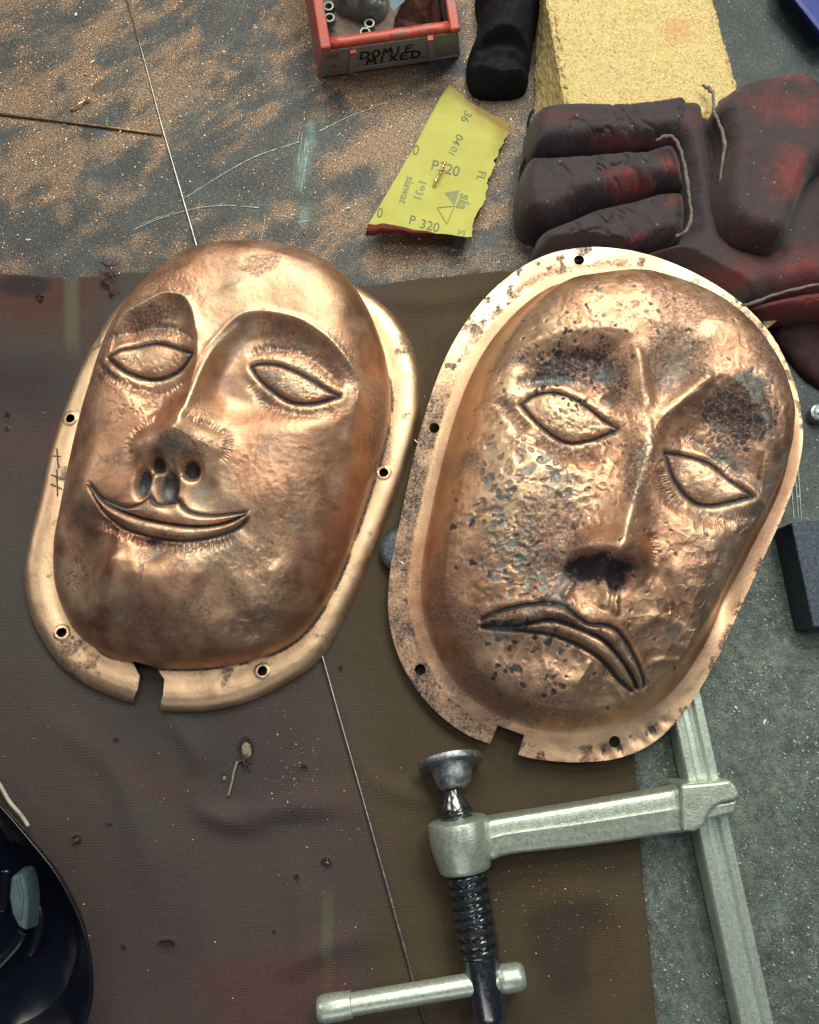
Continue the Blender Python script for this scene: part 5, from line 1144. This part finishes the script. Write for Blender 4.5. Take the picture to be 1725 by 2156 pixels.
put_text('siawat', 856, 400, 25, 108, M['print_light'], .95, .03); put_text('1931', 884, 400, 24, 108, M['print_light'], .95, .02); put_text('sia', 976, 425, 36, 110, M['print_light'], .9, .05)
def tri_print(pts, fill):
    if fill: flat_print(pts, [(0, 1, 2)], M['print_light']); return
    c = np.mean(pts, 0); V = [tuple(p) for p in pts]+[tuple(c+(np.array(p)-c)*.90) for p in pts]; flat_print(V, [(i, (i+1) % 3, 3+(i+1) % 3, 3+i) for i in range(3)], M['print'])
tri_print([(937, 406), (968, 400), (957, 432)], True); tri_print([(920, 437), (958, 433), (941, 473)], False)
# copper curl on the paper
cr = tube('copper_curl', spline([P(938, 342, .0085), P(932, 352, .0095), P(928, 364, .0080), P(920, 376, .0095), P(914, 388, .0088)], 5), [.0011, .0015, .0012, .0010, .0014, .0012, .0009, .0011, .0013, .0010, .0008, .0010, .0012, .0011, .0010, .0009, .0012, .0014, .0013, .0010, .0006], M['chip_copper'], None, 7)
tag(cr, 'small twisted copper offcut lying on the sandpaper', 'offcut')

# ================================================================== bar clamp
cl = empty('bar_clamp', P(1240, 1740, 0), 'grey cast F clamp with threaded spindle and sliding handle, lying below the frowning mask', 'clamp')
ztop = .0195
def bar_line(y): return np.array([np.interp(y, [1380, 2260], [1391.2, 1581.5]), y]), np.array([np.interp(y, [1380, 2260], [1459.3, 1655.1]), y])
st2 = [1400, 1700, 2000, 2260]; prof = [(0, .004), (0, ztop-.0022), (.035, ztop-.0004), (.06, ztop), (.27, ztop), (.31, ztop-.0012), (.36, ztop-.0022), (.5, ztop-.0027), (.64, ztop-.0022), (.69, ztop-.0012), (.73, ztop), (.95, ztop), (.98, ztop-.0006), (1.0, ztop-.0022), (1.0, .004)]
V = []; F = []; kk = len(prof)
for y in st2:
    a, c = bar_line(y); A = P(*a, ztop); C_ = P(*c, ztop)
    for u_, z in prof: p = A+(C_-A)*u_; V.append(np.array([p[0], p[1], z]))
for i in range(len(st2)-1):
    for j in range(kk): F.append((i*kk+j, i*kk+(j+1) % kk, (i+1)*kk+(j+1) % kk, (i+1)*kk+j))
F += [tuple(range(kk)), tuple((len(st2)-1)*kk+j for j in range(kk-1, -1, -1))]
fixn(mesh_obj('bar', V, F, M['zinc_bar'], cl, False))
# arm as a loft
stn_ = [((1012, 1724), (1028, 1822)), ((1040, 1720), (1046, 1806)), ((1075, 1714), (1090, 1797)), ((1200, 1694), (1210, 1787)), ((1330, 1672), (1340, 1768)), ((1405, 1660), (1412, 1757)), ((1425, 1655), (1436, 1755)), ((1440, 1650), (1458, 1754))]
V = []; F = []; ns = len(stn_)
for i, (a, c) in enumerate(stn_):
    z1 = [.031, .030, .0285, .0285, .0285, .029, .031, .034][i]; A = P(*a, z1-.004); C_ = P(*c, z1-.006); dn_ = (C_-A); 
    for u_, z in ((0, .006), (0, z1-.009), (.03, z1-.0030), (.09, z1-.0007), (.42, z1-.0007), (.455, z1), (.49, z1-.0009), (.86, z1-.0010), (.96, z1-.0028), (1, z1-.007), (1, .006)):
        p = A+dn_*u_; V.append(np.array([p[0], p[1], z]))
kk = 11
for i in range(ns-1):
    for j in range(kk): F.append((i*kk+j, i*kk+(j+1) % kk, (i+1)*kk+(j+1) % kk, (i+1)*kk+j))
F += [tuple(range(kk)), tuple((ns-1)*kk+j for j in range(kk-1, -1, -1))]
o = fixn(mesh_obj('arm', V, F, M['zinc'], cl, True)); sb = o.modifiers.new('sub', 'SUBSURF'); sb.levels = 2; sb.render_levels = 2
prism('sliding_head', [(1434, 1652), (1500, 1646), (1538, 1641), (1552, 1655), (1561, 1679), (1545, 1688), (1522, 1692), (1506, 1702), (1494, 1718), (1484, 1740), (1464, 1752), (1438, 1752)], .004, .0345, M['zinc'], cl, .0022)
prism('head_web', [(1470, 1700), (1554, 1684), (1549, 1708), (1546, 1713), (1480, 1729), (1466, 1735)], .004, .0300, M['zinc'], cl, .0016)
# spindle frame
zs = .0195; S0 = P(957, 1690, zs); S1 = P(1031, 2130, zs); ax = (S1-S0)/np.linalg.norm(S1-S0)
def sx(py): return float((P(957+(py-1690)*(1031-957)/440., py, zs)-S0) @ ax)
bo = [(sx(1722), .0120), (sx(1722)+.0006, .0160), (sx(1728), .0176), (sx(1740), .0182), (sx(1775), .0180), (sx(1800), .0168), (sx(1822), .0156), (sx(1830), .0150), (sx(1834), .0140), (sx(1834)+.0004, .0110)]
lathe('boss', S0, ax, bo, M['zinc'], cl, 48)
# thread: a real helix
def helix(name, y0, y1, r0, r1, pitch, mat, n=40):
    a, bb = sx(y0), sx(y1); m_ = int((bb-a)/pitch*14); d, uu_, vv_ = frame(ax); V = []; F = []
    for i in range(m_+1):
        s_ = a+(bb-a)*i/m_
        for k in range(n):
            t = 2*math.pi*k/n; ph = ((s_/pitch-k/n) % 1.0); tri = 1-abs(2*ph-1); pr = min(1, max(0, (tri-.22)/.30)); r = r0+(r1-r0)*pr
            V.append(S0+d*s_+(uu_*math.cos(t)+vv_*math.sin(t))*r)
    for i in range(m_):
        for k in range(n): F.append((i*n+k, i*n+(k+1) % n, (i+1)*n+(k+1) % n, (i+1)*n+k))
    o = fixn(mesh_obj(name, V, F, mat, cl, True)); o.data.set_sharp_from_angle(angle=R(35)); return o
helix('threaded_spindle', 1826, 2008, .0088, .0117, .0057, M['steel_dark']); helix('spindle_thread_end', 1700, 1732, .0082, .0098, .0050, M['steel_dark'])
lathe('handle_socket', S0, ax, [(sx(2000), .0100), (sx(2006), .0103), (sx(2010), .0101), (sx(2012), .0106), (sx(2128), .0104), (sx(2138), .0098), (sx(2146), .0088), (sx(2148), .0070)], M['steel_dark'], cl, 44)
lathe('spindle_neck', S0, ax, [(sx(1662), .0052), (sx(1672), .0055), (sx(1684), .0066), (sx(1694), .0084), (sx(1702), .0088)], M['steel_dark'], cl, 32)
# swivel pad, tilted on its ball
pc = P(957, 1650, .0195); pax = np.array(ax)*-1+np.array([0, 0, -.35]); pax = pax/np.linalg.norm(pax)
pdr = empty_dummy = None
lathe('pad_socket', pc, pax, [(-.0035, .0068), (-.002, .0086), (0, .0104), (.004, .0116), (.0100, .0128), (.0110, .0135)], M['steel_worn'], cl, 40)
lathe('swivel_pad', pc+pax*.0100, pax, [(0, .0140), (.0005, .0196), (.0022, .0204), (.0040, .0200), (.0044, .0185), (.0044, .001)], M['steel_worn'], cl, 56)
# tommy bar through the socket
T0 = P(668, 2127, .0215); T1 = P(1106, 2054, .0215); ta = (T1-T0)/np.linalg.norm(T1-T0); Lt = np.linalg.norm(T1-T0)
lathe('tommy_bar', T0, ta, [(.004, .0060), (Lt-.006, .0060)], M['zinc_bar'], cl, 32)
lathe('bar_end_cap', T0, ta, [(.0, .0050), (.0012, .0066), (.004, .0074), (.014, .0074), (.0168, .0070), (.0195, .0071), (.0200, .0058)], M['zinc_bar'], cl, 36)
lathe('bar_end_cap', T1, -ta, [(.0, .0046), (.0012, .0064), (.004, .0075), (.012, .0077), (.0150, .0070), (.0156, .0062), (.0162, .0066), (.0200, .0065), (.0205, .0058)], M['zinc_bar'], cl, 36)

# ================================================================== welding helmet, lower left
he = empty('welding_helmet', P(40, 2000, 0), 'glossy black welding helmet lying open side up in the near left corner', 'helmet')
h_out = [(-120, 1600), (-40, 1655), (8, 1702), (60, 1762), (118, 1834), (160, 1910), (184, 1975), (196, 2050), (194, 2110), (178, 2170), (150, 2240), (60, 2330), (-80, 2380), (-240, 2300), (-320, 2000), (-260, 1720)]
zr_ = .055
pr = ccw(P(*spline(h_out, 8, True).T, zr_)[:, :2]); hc = P(-60, 1985, zr_)[:2]; nH = 200
pl = np.vstack([pr, pr[:1]]); cu_ = np.concatenate([[0], np.cumsum(np.hypot(*np.diff(pl, axis=0).T))]); ss = np.linspace(0, cu_[-1], nH, endpoint=False); hb_ = np.stack([np.interp(ss, cu_, pl[:, 0]), np.interp(ss, cu_, pl[:, 1])], -1)
rings = [(.50, .004), (.58, .010), (.72, .026), (.88, zr_-.013), (.965, zr_-.004), (1.0, zr_-.0015), (1.0, zr_+.0004), (.985, zr_+.001), (.972, zr_), (.966, zr_-.0016), (.958, zr_-.0008), (.950, zr_-.0022), (.93, zr_-.007), (.88, zr_-.018), (.80, zr_-.029), (.68, zr_-.038), (.52, zr_-.044), (.34, zr_-.047), (.15, zr_-.048), (.02, zr_-.048)]
V = []; F = []
for sc_, z in rings:
    for k in range(nH): p = hc+(hb_[k]-hc)*sc_; V.append((p[0], p[1], z))
for i in range(len(rings)-1):
    for k in range(nH): F.append((i*nH+k, i*nH+(k+1) % nH, (i+1)*nH+(k+1) % nH, (i+1)*nH+k))
F.append(tuple((len(rings)-1)*nH+k for k in range(nH)))
o = fixn(mesh_obj('shell', V, F, M['black_plastic'], he)); sb = o.modifiers.new('sub', 'SUBSURF'); sb.levels = 1; sb.render_levels = 1
prism('adjusting_knob', [(22, 1846), (46, 1842), (54, 1868), (57, 1900), (56, 1935), (54, 1962), (38, 1952), (24, 1925), (18, 1890)], .030, .0465, M['grey_plastic'], he, .0020, .15)
prism('knob_pointer', [(33, 1846), (40, 1846), (49, 1895), (44, 1935), (38, 1935), (43, 1895)], .044, .0480, M['grey_plastic'], he, .0012)
tube('headband_strap', spline(PP([(-30, 2060), (10, 2020), (40, 1985), (52, 1960)], .030), 6), .0040, M['black_plastic'], he, 10); tube('headband_strap', spline(PP([(56, 1840), (72, 1880), (84, 1925), (78, 1975), (64, 2010)], .026), 6), .0034, M['black_plastic'], he, 10)
tube('headband_strap', spline(PP([(14, 1830), (12, 1870), (6, 1920)], .034), 5), .0035, M['black_plastic'], he, 10)

tag(tube('pale_strap', spline(PP([(-30, 1610), (0, 1653), (20, 1688), (44, 1716), (60, 1740)], .010), 5), [.0012]*21, M['white_strap'], None, 8), 'thin pale strap edge showing beside the black helmet', 'strap')

# ================================================================== filings and chips
def flecks(name, pts, zf, smin, smax, mat, label, cat=None):
    n = len(pts); V = np.zeros((n*4, 3)); a = rng.uniform(0, 6.283, n); L = rng.uniform(smin, smax, n); Wd = L*rng.uniform(.35, .8, n)
    tx = rng.normal(0, .5, n); ty = rng.normal(0, .5, n); z = zf+.0003
    for k, (i, j) in enumerate(((-1, -1), (1, -1), (1, 1), (-1, 1))):
        lx = i*L/2*np.cos(a)-j*Wd/2*np.sin(a); ly = i*L/2*np.sin(a)+j*Wd/2*np.cos(a)
        V[k::4] = np.stack([pts[:, 0]+lx, pts[:, 1]+ly, np.maximum(z+lx*tx+ly*ty, zf+.00008)], -1)
    o = fast_mesh(name, V, np.arange(n*4).reshape(-1, 4), mat, None, False); return tag(o, label, None, None, 'stuff')
c = rng.uniform([-.32, -.02], [.30, .42], (150000, 2)); k = rng.random(len(c)) < np.clip(dust_amount(c[:, 0], c[:, 1])*.55+.03, 0, 1); c = c[k][:42000]
c = rng.uniform([.06, -.33], [.32, .10], (26000, 2)); k = rng.random(len(c)) < light_mottle(c[:, 0], c[:, 1])*(.25+.75*sm((fbm(c[:, 0]*45, c[:, 1]*45, 15, 3)-.4)/.2)); c = c[k][:14000]
fl_ = flecks('bench_scuffs', c, np.zeros(len(c)), .0004, .0015, M['scribe_faint'], 'small pale scuffs and grit on the near right bench')
c = rng.uniform([-.32, -.02], [.30, .42], (150000, 2)); k = rng.random(len(c)) < np.clip(dust_amount(c[:, 0], c[:, 1])*.55+.03, 0, 1); c = c[k][:42000]
flecks('copper_filings', c, np.zeros(len(c)), .0003, .0008, M['filing'], 'fine copper filings scattered over the far bench')
c = rng.uniform([-.32, -.33], [.32, .42], (3200, 2)); tpw = P(0, 575)[1]
on = (c[:, 1] < tpw) & (c[:, 0] < .16); zc = np.where(on, cloth_z(c[:, 0], c[:, 1]), 0.0)
pick = fbm(c[:, 0]*20, c[:, 1]*20, 5, 3) > .5; c = c[pick]; zc = zc[pick]
flecks('metal_specks', c, zc, .0003, .0008, M['rod_bronze'], 'tiny metal specks sprinkled over cloth and bench')
c = np.concatenate([P(rng.normal(1180, 90, 500), rng.normal(1880, 70, 500), 0)[:, :2], P(rng.normal(600, 30, 120), rng.normal(1560, 60, 120)+0, 0)[:, :2], P(rng.normal(620, 50, 140), rng.normal(1670, 60, 140), 0)[:, :2], P(rng.uniform(0, 800, 260), rng.uniform(1500, 2150, 260), 0)[:, :2]])
flecks('brass_dust', c, cloth_z(c[:, 0], c[:, 1]), .0002, .00055, M['filing'], 'bright dust grains on the near cloth')
wp = [(735, 437), (1350, 285), (1165, 285), (1533, 265), (1218, 530), (1425, 470), (1380, 255), (1100, 195), (1535, 320), (1650, 270), (1310, 545), (1600, 525), (715, 283), (160, 62), (1530, 1690)]
for i, (x, y) in enumerate([(717, 283), (733, 439), (1166, 285), (1533, 266), (1365, 462), (1220, 530)]):
    pass
def chips(name, pts, zf, mat, label):
    V = []; F = []
    for x, y in pts:
        z = zf(x, y); c = P(x, y, z); n = 5; a0 = random.random()*6; kk = len(V); rx = random.uniform(.0009, .0022); ry = rx*random.uniform(.3, .7); ca, sa = math.cos(a0), math.sin(a0)
        for j in range(n):
            a = 6.283*j/n; lx, ly = rx*math.cos(a), ry*math.sin(a); V.append(c+np.array([lx*ca-ly*sa, lx*sa+ly*ca, .0002+.0003*random.random()]))
        V.append(c+np.array([0, 0, .0009]))
        for j in range(n): F.append((kk+j, kk+(j+1) % n, kk+n))
    return tag(mesh_obj(name, V, F, mat, None, False), label, None, None, 'stuff')
chips('white_chips', [(715, 283), (733, 438), (1100, 196), (420, 350), (160, 30), (195, 130), (380, 245), (60, 505), (1060, 300), (1550, 1490), (1610, 1520), (1662, 1745), (1510, 1430), (1240, 1100)][:11], lambda x, y: .0004, M['chip_white'], 'small white chips lying on the bench')
chips('copper_chips', [(826, 478), (630, 448), (180, 155), (118, 220), (254, 275), (545, 640), (860, 630), (640, 490)], lambda x, y: .0005 if y < 560 else .003, M['chip_copper'], 'small copper chips lying on the bench')
o = tube('copper_shaving', spline([P(148, 232, .001), P(165, 220, .003), P(178, 212, .002), P(190, 206, .003)], 4), [.0006, .001, .0007, .0012, .0008, .001, .0006, .0011, .0012, .0008, .0013, .0009, .0005], M['chip_copper'], None, 6); tag(o, 'thin curled copper shaving on the far left bench', 'shaving')
o = tube('metal_shaving', spline([P(304, 748, .001), P(310, 754, .002), P(316, 762, .001)], 4), .0006, M['steel_bright'], None, 6)
bpy.data.objects.remove(o)
